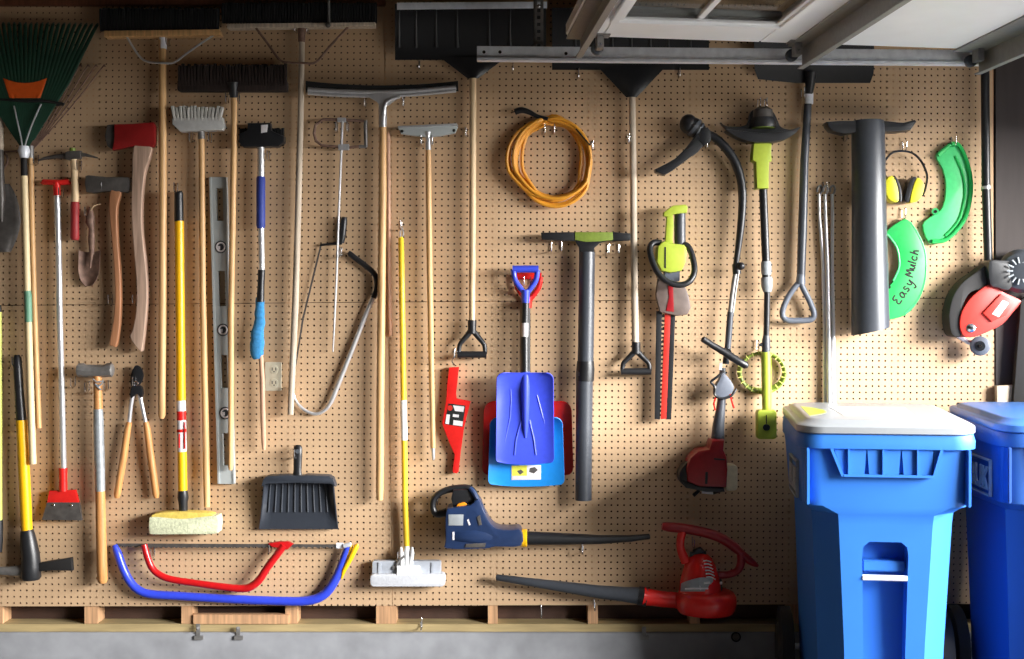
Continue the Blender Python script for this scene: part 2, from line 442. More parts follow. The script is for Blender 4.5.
# struts: deep grey channels across the door
def strut(x, wd, h):
    mb = MB(); slab(mb, x-0.003, x+0.003, -DW, 0.045, -h, 0.0, 0.001); slab(mb, x-wd, x, -DW, 0.03, -0.006, 0.0, 0.001); slab(mb, x-0.02, x, -DW, 0.045, -h, -h+0.005, 0.001)
    mk('strut', mb, 'strut', gd, local=True)
strut(S[1]-0.005, 0.11, 0.085); strut(S[2]+0.012, 0.06, 0.085); strut(S[3]+0.06, 0.055, 0.072)
# hinges with rollers
for x in (S[1]-0.04, S[2]-0.03, S[3]+0.12):
    mb = MB(); slab(mb, x-0.035, x+0.035, -0.06, 0.0, -0.005, 0.0, 0.001)
    slab(mb, x-0.012, x+0.012, -0.05, 0.005, -0.05, -0.005, 0.002)
    h = mk('hinge', mb, 'steel', gd, local=True)
    mb = MB(); mb.tube([(x, -0.05, -0.035+dz(x)), (x, 0.055, -0.035+dz(x))], 0.005, 8)
    mk('roller_stem', mb, 'chrome', h, local=True)
    mb = MB(); mb.tube([(x, 0.032, -0.035+dz(x)), (x, 0.036, -0.035+dz(x)), (x, 0.05, -0.035+dz(x)), (x, 0.054, -0.035+dz(x))], [0.018, 0.023, 0.023, 0.018], 16)
    mk('roller', mb, 'dgrey', h, local=True)

# ================================================================ HOOKS
HB = None
def hook(px, py, lab, big=False):
    global HB
    if HB is None:
        mb = MB()
        P = [(0, -0.0005, 0.016), (0, -0.005, 0.018), (0, -0.007, 0.014), (0, -0.007, -0.012), (0, -0.010, -0.018), (0, -0.02, -0.021), (0, -0.045, -0.021), (0, -0.055, -0.018), (0, -0.059, -0.008), (0, -0.060, 0.016)]
        mb.tube(catmull(P, 4), 0.0022, 8)
        HB = mk('peg_hook', mb, 'chrome', origin=(0, 0, 0)); o = HB
    else:
        o = HB.copy(); COL.objects.link(o)
    o.location = W(px, py, 0); tag(o, lab, 'hook', 'silver pegboard hooks')
for a in (
 (39, 160, 'silver peg hook right of the green leaf rake neck'),
 (82, 166, 'silver peg hook beside the small pick hammer head'),
 (64, 193, 'silver peg hook under the red T-grip of the ice scraper'),
 (90, 212, 'silver peg hook holding the rusty garden trowel'),
 (106, 188, 'silver peg hook in front of the grey axe head'),
 (132, 144, 'silver peg hook left under the red axe head'),
 (145, 139, 'silver peg hook on the face of the red axe head'),
 (170, 42, 'silver peg hook by the ferrule of the tan-block push broom'),
 (193, 138, 'silver peg hook left under the white-bristled brush'),
 (212, 138, 'silver peg hook right under the white-bristled brush'),
 (178, 188, 'silver peg hook above the grip of the yellow sponge mop'),
 (229, 99, 'silver peg hook left of the brown broom neck'),
 (240, 98, 'silver peg hook right of the brown broom neck'),
 (254, 142, 'silver peg hook left on the black window-brush head'),
 (270, 156, 'silver peg hook right below the black window-brush head'),
 (297, 29, 'silver peg hook left of the grey-handled push broom neck'),
 (309, 30, 'silver peg hook right of the grey-handled push broom neck'),
 (338, 128, 'silver peg hook left inside the metal loop handle'),
 (349, 128, 'silver peg hook right inside the metal loop handle'),
 (366, 103, 'silver peg hook left under the wide floor squeegee'),
 (404, 103, 'silver peg hook right under the wide floor squeegee'),
 (422, 141, 'silver peg hook left of the small squeegee neck'),
 (433, 141, 'silver peg hook right of the small squeegee neck'),
 (402, 225, 'silver peg hook at the tip of the yellow mop pole'),
 (466.5, 133, 'silver peg hook on bare board between small squeegee and snow shovel handle'),
 (420, 66, 'silver peg hook under the blade of the shovel with the metal edge'),
 (513, 68, 'silver peg hook under the left end of the door track'),
 (578, 75, 'silver peg hook under the left wing of the middle snow shovel'),
 (678, 74, 'silver peg hook under the right wing of the middle snow shovel'),
 (544.5, 130, 'silver peg hook left in the top of the orange cord coil'),
 (554, 130, 'silver peg hook right in the top of the orange cord coil'),
 (592, 146, 'silver peg hook at the right edge of the orange cord coil'),
 (628, 139, 'silver peg hook left of the middle snow shovel handle'),
 (551, 247, 'silver peg hook outermost left under the wide vacuum nozzle'),
 (561, 247, 'silver peg hook inner left under the wide vacuum nozzle'),
 (608, 249, 'silver peg hook inner right under the wide vacuum nozzle'),
 (618, 249, 'silver peg hook outermost right under the wide vacuum nozzle'),
 (524, 281, 'silver peg hook inside the blue shovel D-grip, left one'),
 (530, 281, 'silver peg hook inside the blue shovel D-grip, right one'),
 (455, 353, 'silver peg hook above the red blade guard'),
 (705, 144, 'silver peg hook at the head of the curved-shaft trimmer'),
 (721, 381, 'silver peg hook beside the throttle of the curved-shaft trimmer'),
 (757.5, 104, 'silver peg hook left above the lime trimmer head'),
 (764, 104, 'silver peg hook right above the lime trimmer head'),
 (756, 345, 'silver peg hook above the coiled lime trimmer cable'),
 (801, 94, 'silver peg hook left of the black scoop shovel neck'),
 (823, 187, 'silver peg hook holding the bundle of thin aluminium rods'),
 (843, 137, 'silver peg hook left under the big black blower tube top'),
 (902, 146, 'silver peg hook above the yellow earmuffs'),
 (951, 142, 'silver peg hook at the top of the upper green mulch plug'),
 (901, 214, 'silver peg hook at the top of the lettered green mulch plug'),
 (113, 299, 'silver peg hook left of the grey axe handle, low down'),
 (137, 299, 'silver peg hook beside the red axe handle, low down'),
 (90, 386, 'silver peg hook left under the sledgehammer head'),
 (109, 385, 'silver peg hook right under the sledgehammer head'),
 (76, 381, 'silver peg hook at the left end of the sledgehammer head'),
 (137, 380, 'silver peg hook at the pivot of the loppers'),
 (18, 360, 'silver peg hook through the end of the mattock grip'),
 (297, 452, 'silver peg hook through the dustpan handle'),
 (342, 252, 'silver peg hook under the black lever of the bow saw with the loose blade'),
 (155, 551, 'silver peg hook holding the red bow saw blade, left end'),
 (272, 546, 'silver peg hook holding the red bow saw blade, right end'),
 (399, 553, 'silver peg hook left of the white flat mop neck'),
 (412, 553, 'silver peg hook right of the white flat mop neck'),
 (438, 498, 'silver peg hook inside the navy blower handle'),
 (582, 547, 'silver peg hook under the navy blower nozzle'),
 (541, 609, 'silver peg hook on the bottom edge of the board under the red blower nozzle'),
 (594, 603, 'silver peg hook at the stud under the red blower nozzle'),
 (692, 541, 'silver peg hook inside the red blower handle'),
 (422, 622, 'silver peg hook low on the sill beside the double stud'),
): hook(*a)
# ================================================================ TOOLS, left to right
def P1(parent, name, m, *shapes, **k):
    mb = MB()
    for s in shapes: getattr(mb, s[0])(*s[1:-1] if isinstance(s[-1], dict) else s[1:], **(s[-1] if isinstance(s[-1], dict) else {}))
    return mk(name, mb, m, parent, **k)

# --- wire rake behind (rusty tines)
t = thing('wire_rake', 'rusty wire-tined leaf rake hung behind the green rake', 'rake', 31, 155, 0.02)
mb = MB()
for i in range(13):
    f = i/12.0; x1 = 10+f*94
    mb.tpx(catmull([(30.5+f*2, 150, 0.022), (29+(x1-29)*0.55, 108, 0.016), (x1-3, 69, 0.016), (x1, 65.5, 0.02), (x1+1, 66.5, 0.032)], 4), 0.7, 0.02, 6)
mk('tine', mb, 'rust', t)
mb = MB(); mb.tpx([(16, 103, 0.024), (30, 107, 0.024), (64, 104, 0.024)], 1.6, 0.024, 8); mk('tine_brace', mb, 'blkm', t)
P1(t, 'handle', 'tan', ('tpx', [(30.5, 153), (31.5, 200), (34, 300), (37, 380), (39, 428)], 2.9, 0.022, 12))
P1(t, 'ferrule', 'steel', ('tpx', [(30.5, 146), (30.7, 158)], 3.4, 0.022, 12))

# --- green leaf rake
t = thing('leaf_rake', 'large green fan leaf rake with orange brace at the top left', 'rake', 24, 150, 0.06)
mb = MB(); n = 28
for i in range(n):
    f = i/(n-1.0); xt = -52+f*149; xb = 17+f*16
    yt = 25+abs(f-0.5)*0-1*math.sin(f*PI)
    mid = (xb+(xt-xb)*0.55, 150-(150-yt)*0.55, 0.062)
    mb.tpx([(xb, 140, 0.06), mid, (xt-(xt-xb)*0.07, yt+8, 0.062), (xt, yt, 0.058), (xt+(0.4 if f > .5 else -0.4), yt-1.5, 0.04)], [1.1, 2.3, 1.9, 1.7, 1.2], 0.06, 6, 0.35)
mk('tine', mb, 'greenrake', t)
rows = []
for v in range(7):
    g = v/6.0; y = 146-g*72; hw = 5+g*41
    rows.append([(24.5+hw*(u/6-1), y, 0.056+0.004*math.cos((u-6)*PI/12)) for u in range(13)])
P1(t, 'fan_web', 'greenrake', ('sheet', rows, 0.002))
rows = []
for v in range(5):
    g = v/4.0
    rows.append([(25+(u/6-1)*(15.5+6.5*g), 98-g*17-(3*((u/6-1)**2))*g+2*(1-((u/6-1)**2))*g, 0.066+0.0035*(u % 2)) for u in range(13)])
P1(t, 'orange_brace', 'orange', ('sheet', rows, 0.003))
mb = MB(); mb.tpx(catmull([(24, 151, 0.07), (26.5, 140, 0.075), (33, 122, 0.077), (41, 104, 0.072)], 5), 0.9, 0.07, 8)
mb.tpx(catmull([(23, 151, 0.07), (21, 138, 0.075), (17, 120, 0.077), (14, 106, 0.072)], 5), 0.8, 0.07, 8); mk('brace_wire', mb, 'alu', t)
mb = MB(); mb.tpx([(-6, 99, 0.066), (25, 101, 0.07), (45, 101, 0.068), (64, 104, 0.06)], [1, 1.6, 1.6, 1.4], 0.06, 8); mk('crossbar', mb, 'blkm', t)
P1(t, 'socket', 'galv', ('tpx', [(24, 146), (24, 151), (24.3, 158)], [4.6, 6, 4], 0.06, 12))
P1(t, 'collar', 'blkm', ('tpx', [(24, 157), (24.2, 177)], 3.2, 0.06, 12))
P1(t, 'handle', 'cream', ('tpx', [(24.2, 176), (25, 200), (27.5, 292)], 3.4, 0.06, 12))
P1(t, 'handle', 'cream', ('tpx', [(28.5, 321), (30.5, 390), (33, 464)], 3.4, 0.06, 12))
P1(t, 'handle_sleeve', 'greenp', ('tpx', [(27.4, 291), (28, 296), (28.6, 322)], [3.5, 3.7, 3.7], 0.06, 12))

# --- dark spade and loop at the left edge
t = thing('spade', 'dark round-point shovel blade hanging at the left edge', 'shovel', 2, 190, 0.03)
rows = []
for v in range(10):
    g = v/9.0; y = 184+g*68; hw = 20*math.sqrt(max(0.05, math.sin(min(1, g*1.5+0.12)*PI/2)))*(1-0.75*max(0, g-0.55)**1.5*2.2)
    rows.append([(1+hw*(u/5-1), y, 0.015+0.022*(1-(u/5-1)**2)) for u in range(11)])
P1(t, 'blade', 'dsteel', ('sheet', rows, 0.003))
P1(t, 'socket', 'dsteel', ('tpx', [(0, 150), (0, 176), (1, 200), (1.5, 222)], [3.6, 4.2, 4.5, 1.5], 0.04, 12))
P1(t, 'handle', 'greyw', ('tpx', [(-1, 60, 0.035), (0, 155, 0.04)], 3.6, 0.04, 12))
t = thing('wire_loop', 'dark rusty wire loop at the left edge beside the green rake socket', 'wire loop', 0, 160)
P1(t, 'loop', 'rust', ('tpx', catmull([(-8, 158), (-3, 152), (4, 153), (7.5, 158), (6, 165), (1, 170), (-6, 168)], 5, True), 1.2, 0.014, 8, {'closed': True}))
P1(t, 'stem', 'rust', ('tpx', [(-22, 154), (-6, 152.5), (18, 151)], 1.0, 0.012, 8))

# --- pale yellow pole cut by the left edge
t = thing('pale_pole', 'pale yellow-green pole with black tip cut by the left edge', 'pole', 0, 310)
P1(t, 'shaft', 'ygreen', ('tpx', [(-1.3, 312), (-1, 400), (-0.8, 522)], 3, 0.035, 12))
P1(t, 'tip', 'blk', ('tpx', [(-1.3, 305), (-1.3, 314)], 2.6, 0.035, 12), ('tpx', [(-0.8, 520), (-0.6, 540), (-0.6, 552)], [3.6, 3.6, 2.6], 0.035, 12))

# --- mattock
t = thing('mattock', 'yellow-handled pick mattock hanging head down at the lower left', 'mattock', 18, 360, 0.045)
P1(t, 'grip', 'blk', ('tpx', [(16.8, 355), (17.2, 358), (18, 370), (19.5, 395), (21.5, 421)], [2.5, 4, 4.4, 4.4, 5], 0.045, 14))
P1(t, 'handle', 'yel', ('tpx', [(21.5, 420), (23.5, 460), (25.5, 500), (27, 532)], [5.4, 5.6, 5.6, 5.4], 0.045, 14))
P1(t, 'collar', 'blk', ('tpx', [(27, 530), (27.6, 534), (29, 545), (30.5, 555), (31, 566), (31, 577), (31, 579.5)], [6, 7, 8.3, 9, 9.6, 10, 8.5], 0.045, 16))
mb = MB()
mb.tpx(catmull([(24, 570.5, 0.045), (8, 571, 0.043), (-12, 570, 0.04), (-30, 566, 0.035), (-46, 560, 0.028)], 4), [6, 5.6, 5.2, 4.8, 4.4, 4.2, 4, 3.8, 3.6, 3.4, 3.1, 2.8, 2.4, 2, 1.6, 1.2, .8], 0.04, 10, 0.7)
mk('pick', mb, 'steel', t)
P1(t, 'adze', 'blkm', ('prism', [(38, 563.5), (52, 561), (71, 558), (72, 571), (54, 570.5), (38, 571.5)], 0.03, 0.058, 0.004))

# --- ice scraper
t = thing('ice_scraper', 'long aluminium ice scraper with red T-grip and dark blade', 'scraper', 57, 184, 0.035)
P1(t, 'grip', 'redp', ('tpx', [(41, 183.5), (43, 182), (57, 182.5), (68, 182), (71, 183.5)], [1, 2.8, 3, 2.8, 1], 0.035, 12), ('tpx', [(56.5, 182), (57, 195.5)], 3.6, 0.035, 12))
P1(t, 'pole', 'alu', ('tpx', [(57, 194), (58.5, 250), (60, 330), (62, 400), (63.5, 470)], 3.1, 0.035, 14))
P1(t, 'socket', 'redp', ('tpx', [(63, 468), (63.2, 480), (63.2, 491)], [4.3, 4.0, 4.3], 0.035, 12))
P1(t, 'head', 'redp', ('prism', [(49, 491), (75, 490), (79, 504), (46.5, 504)], 0.022, 0.042, 0.003))
rows = [[(45+u*3.5+(-2+u*0.1)*v*0.0, 502+v*3.2, 0.045-0.004*v) for u in range(11)] for v in range(2)]
P1(t, 'blade', 'dsteel', ('prism', [(47, 502.5), (79, 502.5), (82, 520.5), (41.5, 520)], 0.03, 0.0445, 0.001))
P1(t, 'rivet', 'chrome', ('ball', 53.5, 505, 0.0455, 1.3, 1.3, 0.004), ('ball', 71.5, 505, 0.0455, 1.3, 1.3, 0.004))

# --- small pick hammer
t = thing('pick_hammer', 'small pick hammer with red rubber grip', 'hammer', 72, 155, 0.04)
mb = MB(); mb.prism([(65, 152), (68, 151), (80, 150.5), (80, 158), (68, 160), (65, 159)], 0.025, 0.055, 0.003)
mb.tpx([(66, 156), (56, 156.5), (44, 158.5), (38, 160.5)], [3, 2.2, 1.5, 0.6], 0.04, 10, 0.8); mb.tpx([(78, 154.5), (86, 155), (94, 157), (98, 158)], [2.6, 1.6, 1, .5], 0.04, 10, 0.8)
mk('head', mb, 'dsteel', t)
P1(t, 'wedge_top', 'limedk', ('tpx', [(72.5, 148), (72.5, 152)], 3, 0.04, 10))
P1(t, 'handle', 'pale', ('tpx', [(73.5, 158), (74.5, 175), (75, 192), (75, 205)], [3.2, 3.5, 3.8, 4], 0.04, 12))
P1(t, 'grip', 'grip', ('tpx', [(75, 202), (75, 205), (74.8, 225), (74.8, 238), (74.8, 240)], [4, 4.5, 4.3, 4.5, 3.5], 0.04, 12))

# --- garden trowel
t = thing('garden_trowel', 'rusty hand trowel hanging by its handle between the hammer and the grey axe', 'trowel', 91, 212, 0.035)
P1(t, 'handle', 'rust', ('tpx', [(90.5, 209), (90.5, 218), (90, 222), (91.5, 228), (91.5, 240), (91.8, 255)], [2, 4.3, 4.6, 2.8, 3.4, 2.4], 0.035, 12, 0.8))
P1(t, 'shank', 'rust', ('tpx', [(91.8, 250), (91.5, 256), (90, 268)], [1.8, 1.8, 1.0], 0.037, 10))
rows = []
for v in range(10):
    g = v/9.0; y = 251+g*34; hw = 11*(1-0.06*g)*(1 if g < 0.5 else math.sqrt(max(0.0, 1-((g-0.5)/0.53)**2)))
    rows.append([(89.5-g*1.2+hw*(u/5-1), y+1.5*((u/5-1)**2)*(1-g)*-1+1, 0.03-0.014*(1-(u/5-1)**2)) for u in range(11)])
P1(t, 'blade', 'rust', ('sheet', rows, 0.002))
P1(t, 'hang_cord', 'pale', ('tpx', catmull([(90.5, 211, 0.04), (94, 206, 0.045), (101, 204, 0.02)], 4), 0.5, 0.03, 6))

# --- grey axe
t = thing('axe', 'single-bit axe with grey head and curved brown handle', 'axe', 113, 185, 0.045)
P1(t, 'head', 'dsteel', ('prism', [(85, 176), (88, 175), (106, 177), (128, 177), (130, 180), (130, 190), (126, 192.5), (108, 191), (92, 193), (86, 192), (84.5, 184)], 0.03, 0.06, 0.005))
P1(t, 'handle', 'brownw', ('prism', catmull([(110, 191.5), (109.2, 213.4), (111.5, 240), (113.7, 270), (114.5, 297), (113, 320), (109.2, 343), (112, 346), (116.4, 345.4), (119.8, 323.4), (120.6, 297), (119.8, 270), (117.5, 240), (116.8, 210), (120.5, 192.5), (116, 191)], 4, True), 0.032, 0.06, 0.009, 3))

# --- red axe
t = thing('axe', 'large single-bit axe with red head and long pale greyish handle', 'axe', 140, 136, 0.05)
P1(t, 'head', 'redaxe', ('prism', [(114, 124), (132, 123.5), (153, 122), (155, 126), (155, 144), (152, 147), (134, 146), (118, 149), (112, 150), (114, 138)], 0.035, 0.07, 0.006))
P1(t, 'edge', 'dsteel', ('prism', [(107, 125), (114.5, 123.8), (116, 138), (113, 150.2), (107, 146), (104.5, 136)], 0.046, 0.059, 0.004))
P1(t, 'handle', 'axew', ('prism', catmull([(133.5, 146.5), (132, 175.5), (131.5, 217), (133.5, 247.5), (136.3, 281.7), (136.3, 308), (132.7, 329), (129.9, 336.6), (135.5, 346.5), (140.8, 351.5), (142.4, 346), (144.2, 331), (146.8, 297), (145.2, 262.7), (141.6, 228.6), (141.8, 198), (144.8, 171.7), (150.3, 154.6), (150.6, 146.5), (142, 145.8)], 4, True), 0.034, 0.068, 0.011, 3))

# --- push broom with tan block
def bristles(x0, x1, y0, y1, d0, d1, n, jit=2.0, flare=0.0, lower=None):
    mb = MB(); rnd = random.Random(int(x0*7+y0))
    for r in range(2):
        for i in range(n):
            f = (i+0.5)/n; xa = x0+(x1-x0)*f; dd = d0+(d1-d0)*(r+0.5)/2
            xb = xa+(f-0.5)*flare*(x1-x0)+rnd.uniform(-0.6, 0.6)
            w = (x1-x0)/n*0.62
            mb.tpx([(xa, y1, dd), ((xa+xb)/2, (y0+y1)/2, dd), (xb, y0+rnd.uniform(0, jit), dd+rnd.uniform(-.004, .004))], [w*0.8, w, w*0.9], dd, 6, (d1-d0)/2/(w*2*kk(dd))*1.1)
    return mb
t = thing('push_broom', 'push broom with tan wood block and long honey-coloured handle at the top left', 'broom', 162, 34, 0.05)
mk('bristles', bristles(100, 219, 8, 31, 0.03, 0.085, 44), 'brist', t)
P1(t, 'block', 'tan', ('prism', [(104, 30.5), (219, 29), (221, 35), (104, 36.8)], 0.03, 0.085, 0.004))
P1(t, 'handle', 'tan', ('tpx', [(162.5, 40), (162.5, 100), (162.8, 200), (162.5, 300), (161.8, 390), (161.8, 415), (161.8, 418.5)], [3.7, 3.8, 3.9, 3.9, 3.7, 3.6, 2.2], 0.05, 14))
P1(t, 'ferrule', 'galv', ('tpx', [(163, 34), (163, 49)], 3.9, 0.05, 12))
P1(t, 'brace', 'alu', ('tpx', catmull([(127, 37, 0.07), (133, 47, 0.066), (141, 58, 0.062), (149, 62, 0.07), (162, 63, 0.074), (174, 62.5, 0.07), (186, 54, 0.064), (200, 44, 0.066), (214, 35, 0.07)], 4), 1.1, 0.06, 8))
# --- push broom with grey block
t = thing('push_broom', 'push broom with grey block and weathered grey handle, right of the tan one', 'broom', 302, 26, 0.05)
mk('bristles', bristles(222, 377, 2.5, 23, 0.03, 0.08, 54), 'brist', t)
P1(t, 'block', 'greyw', ('prism', [(227, 23.5), (375, 22), (375, 26), (227, 28)], 0.03, 0.08, 0.003))
P1(t, 'handle', 'greyw', ('tpx', [(302, 36), (301, 100), (298.5, 200), (295.5, 300), (292, 380), (290.5, 414.5)], [2.9, 3, 3.2, 3.3, 3.2, 3], 0.045, 14))
P1(t, 'neck', 'rust', ('tpx', [(302, 26), (301.5, 42)], [4.2, 3.4], 0.05, 12))
P1(t, 'brace', 'rust', ('tpx', catmull([(256, 28, 0.07), (268, 44, 0.064), (280, 60, 0.062), (290, 62.5, 0.07), (303, 63, 0.074), (316, 62, 0.068), (330, 46, 0.064), (348, 27, 0.068)], 4), 1.2, 0.06, 8))
t = thing('hanging_rod', 'thin grey rod with a ball end hanging over the grey-block broom', 'rod', 329, 0, 0.1)
P1(t, 'rod', 'steel', ('tpx', [(328.5, -30, 0.09), (329, 22, 0.09)], 1.2, 0.09, 8)); P1(t, 'ball_end', 'dsteel', ('ball', 328, 25, 0.092, 2.8))

# --- brown broom
t = thing('soft_broom', 'broom with dark brown bristles and thin tan handle in front of the spirit level', 'broom', 233, 90, 0.055)
mk('bristles', bristles(178, 287, 64, 86, 0.03, 0.08, 34, 3.0), 'bristb', t)
P1(t, 'block', 'bristb', ('prism', rr(177, 80, 287, 91, 2), 0.035, 0.075, 0.004))
P1(t, 'neck', 'blk', ('tpx', [(233, 82, 0.07), (233.5, 92, 0.062), (233.8, 97, 0.055)], [6, 4.6, 4], 0.06, 12))
P1(t, 'handle', 'tan', ('tpx', [(234, 95), (233.8, 150), (232.5, 230), (231, 320), (231, 400), (230.5, 466), (230.5, 470)], [3.1, 3.1, 3.0, 3, 2.8, 2.7, 1.8], 0.055, 14))

# --- white brush
t = thing('scrub_brush', 'scrub brush with off-white bristles on a tan pole', 'brush', 201, 130, 0.045)
mk('bristles', bristles(174, 221, 106, 121, 0.025, 0.075, 14, 2.0, 0.12), 'bristw', t)
P1(t, 'block', 'brushw', ('prism', [(172, 118), (222, 117), (224.5, 126), (222, 130), (180, 131.5), (172, 124)], 0.03, 0.072, 0.006))
P1(t, 'neck', 'steel', ('tpx', [(201, 129), (201.5, 139)], 3.6, 0.045, 12))
P1(t, 'handle', 'tan', ('tpx', [(201.5, 136), (202, 200), (203, 300), (205, 400), (206.8, 490), (207, 507)], [2.9, 3.1, 3.2, 3.3, 3.3, 3], 0.04, 14))

# --- yellow sponge mop
t = thing('sponge_mop', 'yellow-poled sponge mop with pale cloth head', 'mop', 179, 195, 0.045)
P1(t, 'grip', 'blk', ('tpx', [(178.5, 191.5), (178.7, 193), (179, 221.5)], [3, 4.4, 4.6], 0.045, 14))
P1(t, 'pole', 'yel', ('tpx', [(179.2, 221), (180, 300), (181, 401)], 4.6, 0.045, 14))
P1(t, 'pole', 'yel', ('tpx', [(182, 451), (182.7, 491)], 4.6, 0.045, 14))
P1(t, 'pole_label', 'labelw', ('tpx', [(181, 400.5), (182, 451.5)], 4.65, 0.045, 14))
P1(t, 'label_print', 'redp', ('tpx', [(181.2, 411), (181.4, 420)], 4.72, 0.045, 14), ('tpx', [(181.6, 429), (181.65, 432)], 4.72, 0.045, 14), ('bpx', 178.6, 434, 179.9, 448, 0.063, 0.0665, 0), ('bpx', 184.2, 422, 185.3, 449, 0.059, 0.0645, 0))
P1(t, 'socket', 'blk', ('tpx', [(182.6, 490.5), (183, 497), (183, 502), (183.3, 514)], [4.8, 5.6, 4.6, 4.4], 0.045, 14))
P1(t, 'sponge', 'sponge', ('prism', catmull([(151, 517), (156, 513.5), (180, 512), (208, 513.5), (213, 517), (210, 521), (156, 521)], 3, True), 0.02, 0.085, 0.008))
P1(t, 'cloth_head', 'terry', ('prism', catmull([(149, 520), (153, 517), (182, 519), (212, 516), (218, 518), (218, 530), (214, 534), (182, 534.5), (154, 534.5), (149, 532)], 4, True), 0.016, 0.09, 0.01))

# --- spirit level
t = thing('spirit_level', 'grey aluminium spirit level with three round vials', 'level', 218, 180, 0.03)
def lv(f, s): return (209.5+f*8.5+ (16.5*s)*(1-0.02*f), 177+f*307)
def quad(f0, f1, s0, s1): return [lv(f0, s0), lv(f0, s1), lv(f1, s1), lv(f1, s0)]
wins = [(0.036, 0.143), (0.306, 0.42), (0.58, 0.687), (0.834, 0.94)]
P1(t, 'frame', 'levelg', ('prism', quad(0, 1, 0, 1), 0.004, 0.028, 0, 2, [quad(a, b, 0.36, 0.78) for a, b in wins]))
P1(t, 'edge_rail', 'levelg', ('prism', quad(0, 1, -0.03, 0.12), 0.003, 0.0305, 0.0008))
P1(t, 'edge_rail', 'levelg', ('prism', quad(0, 1, 0.9, 1.02), 0.003, 0.0305, 0.0008))
for f in (0.228, 0.498, 0.769):
    c = lv(f, 0.56)
    fr = P1(t, 'vial_holder', 'dgrey', ('prism', ell(c[0], c[1], 6.0, 6.4, 20), 0.008, 0.0305, 0.001))
    P1(fr, 'vial', 'labelw', ('tpx', [(c[0]+4*math.cos(a), c[1]+4.3*math.sin(a), 0.031) for a in [2*PI*q/18 for q in range(18)]], 0.8, 0.03, 6, {'closed': True}), ('bpx', c[0]-3, c[1]-1, c[0]-0.5, c[1]+2.6, 0.030, 0.0318, 0.0003))

# --- window brush on telescopic pole
t = thing('window_brush', 'black-headed window brush on a silver and blue telescopic pole', 'brush', 261, 140, 0.045)
P1(t, 'head', 'blk', ('prism', [(247, 123), (270, 122.5), (271, 130), (276, 133), (284, 136), (284, 142), (278, 146.5), (243, 147), (238.6, 142), (239, 134), (247, 130)], 0.02, 0.065, 0.006))
mk('bristles', bristles(240, 284, 128, 146, 0.012, 0.04, 18, 2.0), 'brist', t)
P1(t, 'head_label', 'labelw', ('prism', [(261, 125), (268, 124.5), (267, 132), (261, 133)], 0.0655, 0.067, 0.0003))
P1(t, 'pole', 'alu', ('tpx', [(261, 146), (261, 178)], 3.4, 0.045, 14))
P1(t, 'pole', 'alu', ('tpx', [(261.2, 227), (261.8, 271)], 3.1, 0.045, 14))
P1(t, 'grip', 'blueg', ('tpx', [(260.8, 176.5), (260.8, 178), (260.8, 226), (261, 228.5)], [3.6, 4.5, 4.5, 3.6], 0.045, 14))
P1(t, 'lower_grip', 'blk', ('tpx', [(261.6, 270), (261, 286), (260.4, 302)], [3.7, 3.5, 4], 0.045, 14))
rows = []
P1(t, 'blue_sleeve', 'cloth', ('tpx', catmull([(259.5, 297), (260, 304), (259.5, 314), (259.8, 322), (257.5, 332), (257.5, 341), (256.8, 350), (258, 359)], 3), [3.4, 4.2, 4.8, 4.2, 4.8, 5.3, 4.7, 5.2, 5.9, 5.3, 6.2, 6.8, 6.2, 7.2, 7.4, 6.6, 7, 6, 4.2], 0.045, 12, 0.6))
P1(t, 'wooden_end', 'pink', ('tpx', [(261, 355), (262.3, 380), (263, 420), (263.8, 444), (264, 450)], [2.4, 2.6, 2.6, 2.4, 1.5], 0.045, 12))

# --- outlet
t = thing('outlet_plate', 'ivory electrical outlet plate behind the window brush stick', 'outlet', 273.5, 376, 0.0)
P1(t, 'plate', 'ivory', ('prism', rr(265, 362, 281.5, 391, 1.5), 0.0005, 0.006, 0.0015))
for cy in (369.5, 383):
    s = P1(t, 'socket', 'ivory', ('prism', ell(274, cy, 4.2, 4.6, 18), 0.005, 0.008, 0.0007))
    P1(s, 'slot', 'ink', ('bpx', 271.8, cy-2, 272.6, cy+1, 0.0081, 0.0084, 0), ('bpx', 275.4, cy-2, 276.2, cy+1, 0.0081, 0.0084, 0), ('bpx', 273.4, cy+1.6, 274.6, cy+2.8, 0.0081, 0.0084, 0))

# --- loppers
t = thing('loppers', 'open garden loppers with orange wooden handles', 'loppers', 136, 385, 0.035)
mb = MB(); mb.prism(catmull([(134, 386), (132.5, 376), (134, 367), (138, 365.5), (142, 370), (143, 376), (140, 384)], 4, True), 0.03, 0.042, 0.002)
mb.prism(catmull([(131, 386), (130.5, 376), (133, 368.5), (135, 370), (135, 380), (137, 388)], 4, True), 0.022, 0.03, 0.002)
mk('blade', mb, 'blk', t)
P1(t, 'pivot', 'chrome', ('tpx', [(136, 383.5, 0.03), (136, 383.5, 0.047), (136, 383.5, 0.05)], [2.4, 2.4, 1.6], 0.04, 12))
P1(t, 'joint', 'blk', ('prism', catmull([(132, 386), (140, 386), (142.5, 392), (141, 398), (136.5, 394), (131, 398.5), (130, 392)], 4, True), 0.022, 0.045, 0.003))
P1(t, 'shank', 'alu', ('tpx', [(133, 393), (131, 405), (129, 424)], [2.4, 2.1, 2], 0.034, 10))
P1(t, 'shank', 'alu', ('tpx', [(139.5, 393), (142, 405), (146, 424)], [2.4, 2.1, 2], 0.034, 10))
P1(t, 'handle', 'orangewood', ('tpx', [(129.3, 422), (127.5, 430), (124, 455), (120.5, 475), (117.3, 494), (117, 498)], [2.8, 3.3, 3.7, 3.6, 3.4, 2.4], 0.034, 14))
P1(t, 'handle', 'orangewood', ('tpx', [(145.7, 422), (147.5, 430), (150.5, 455), (153.5, 475), (156, 494), (156.5, 498)], [2.8, 3.3, 3.7, 3.6, 3.4, 2.4], 0.034, 14))

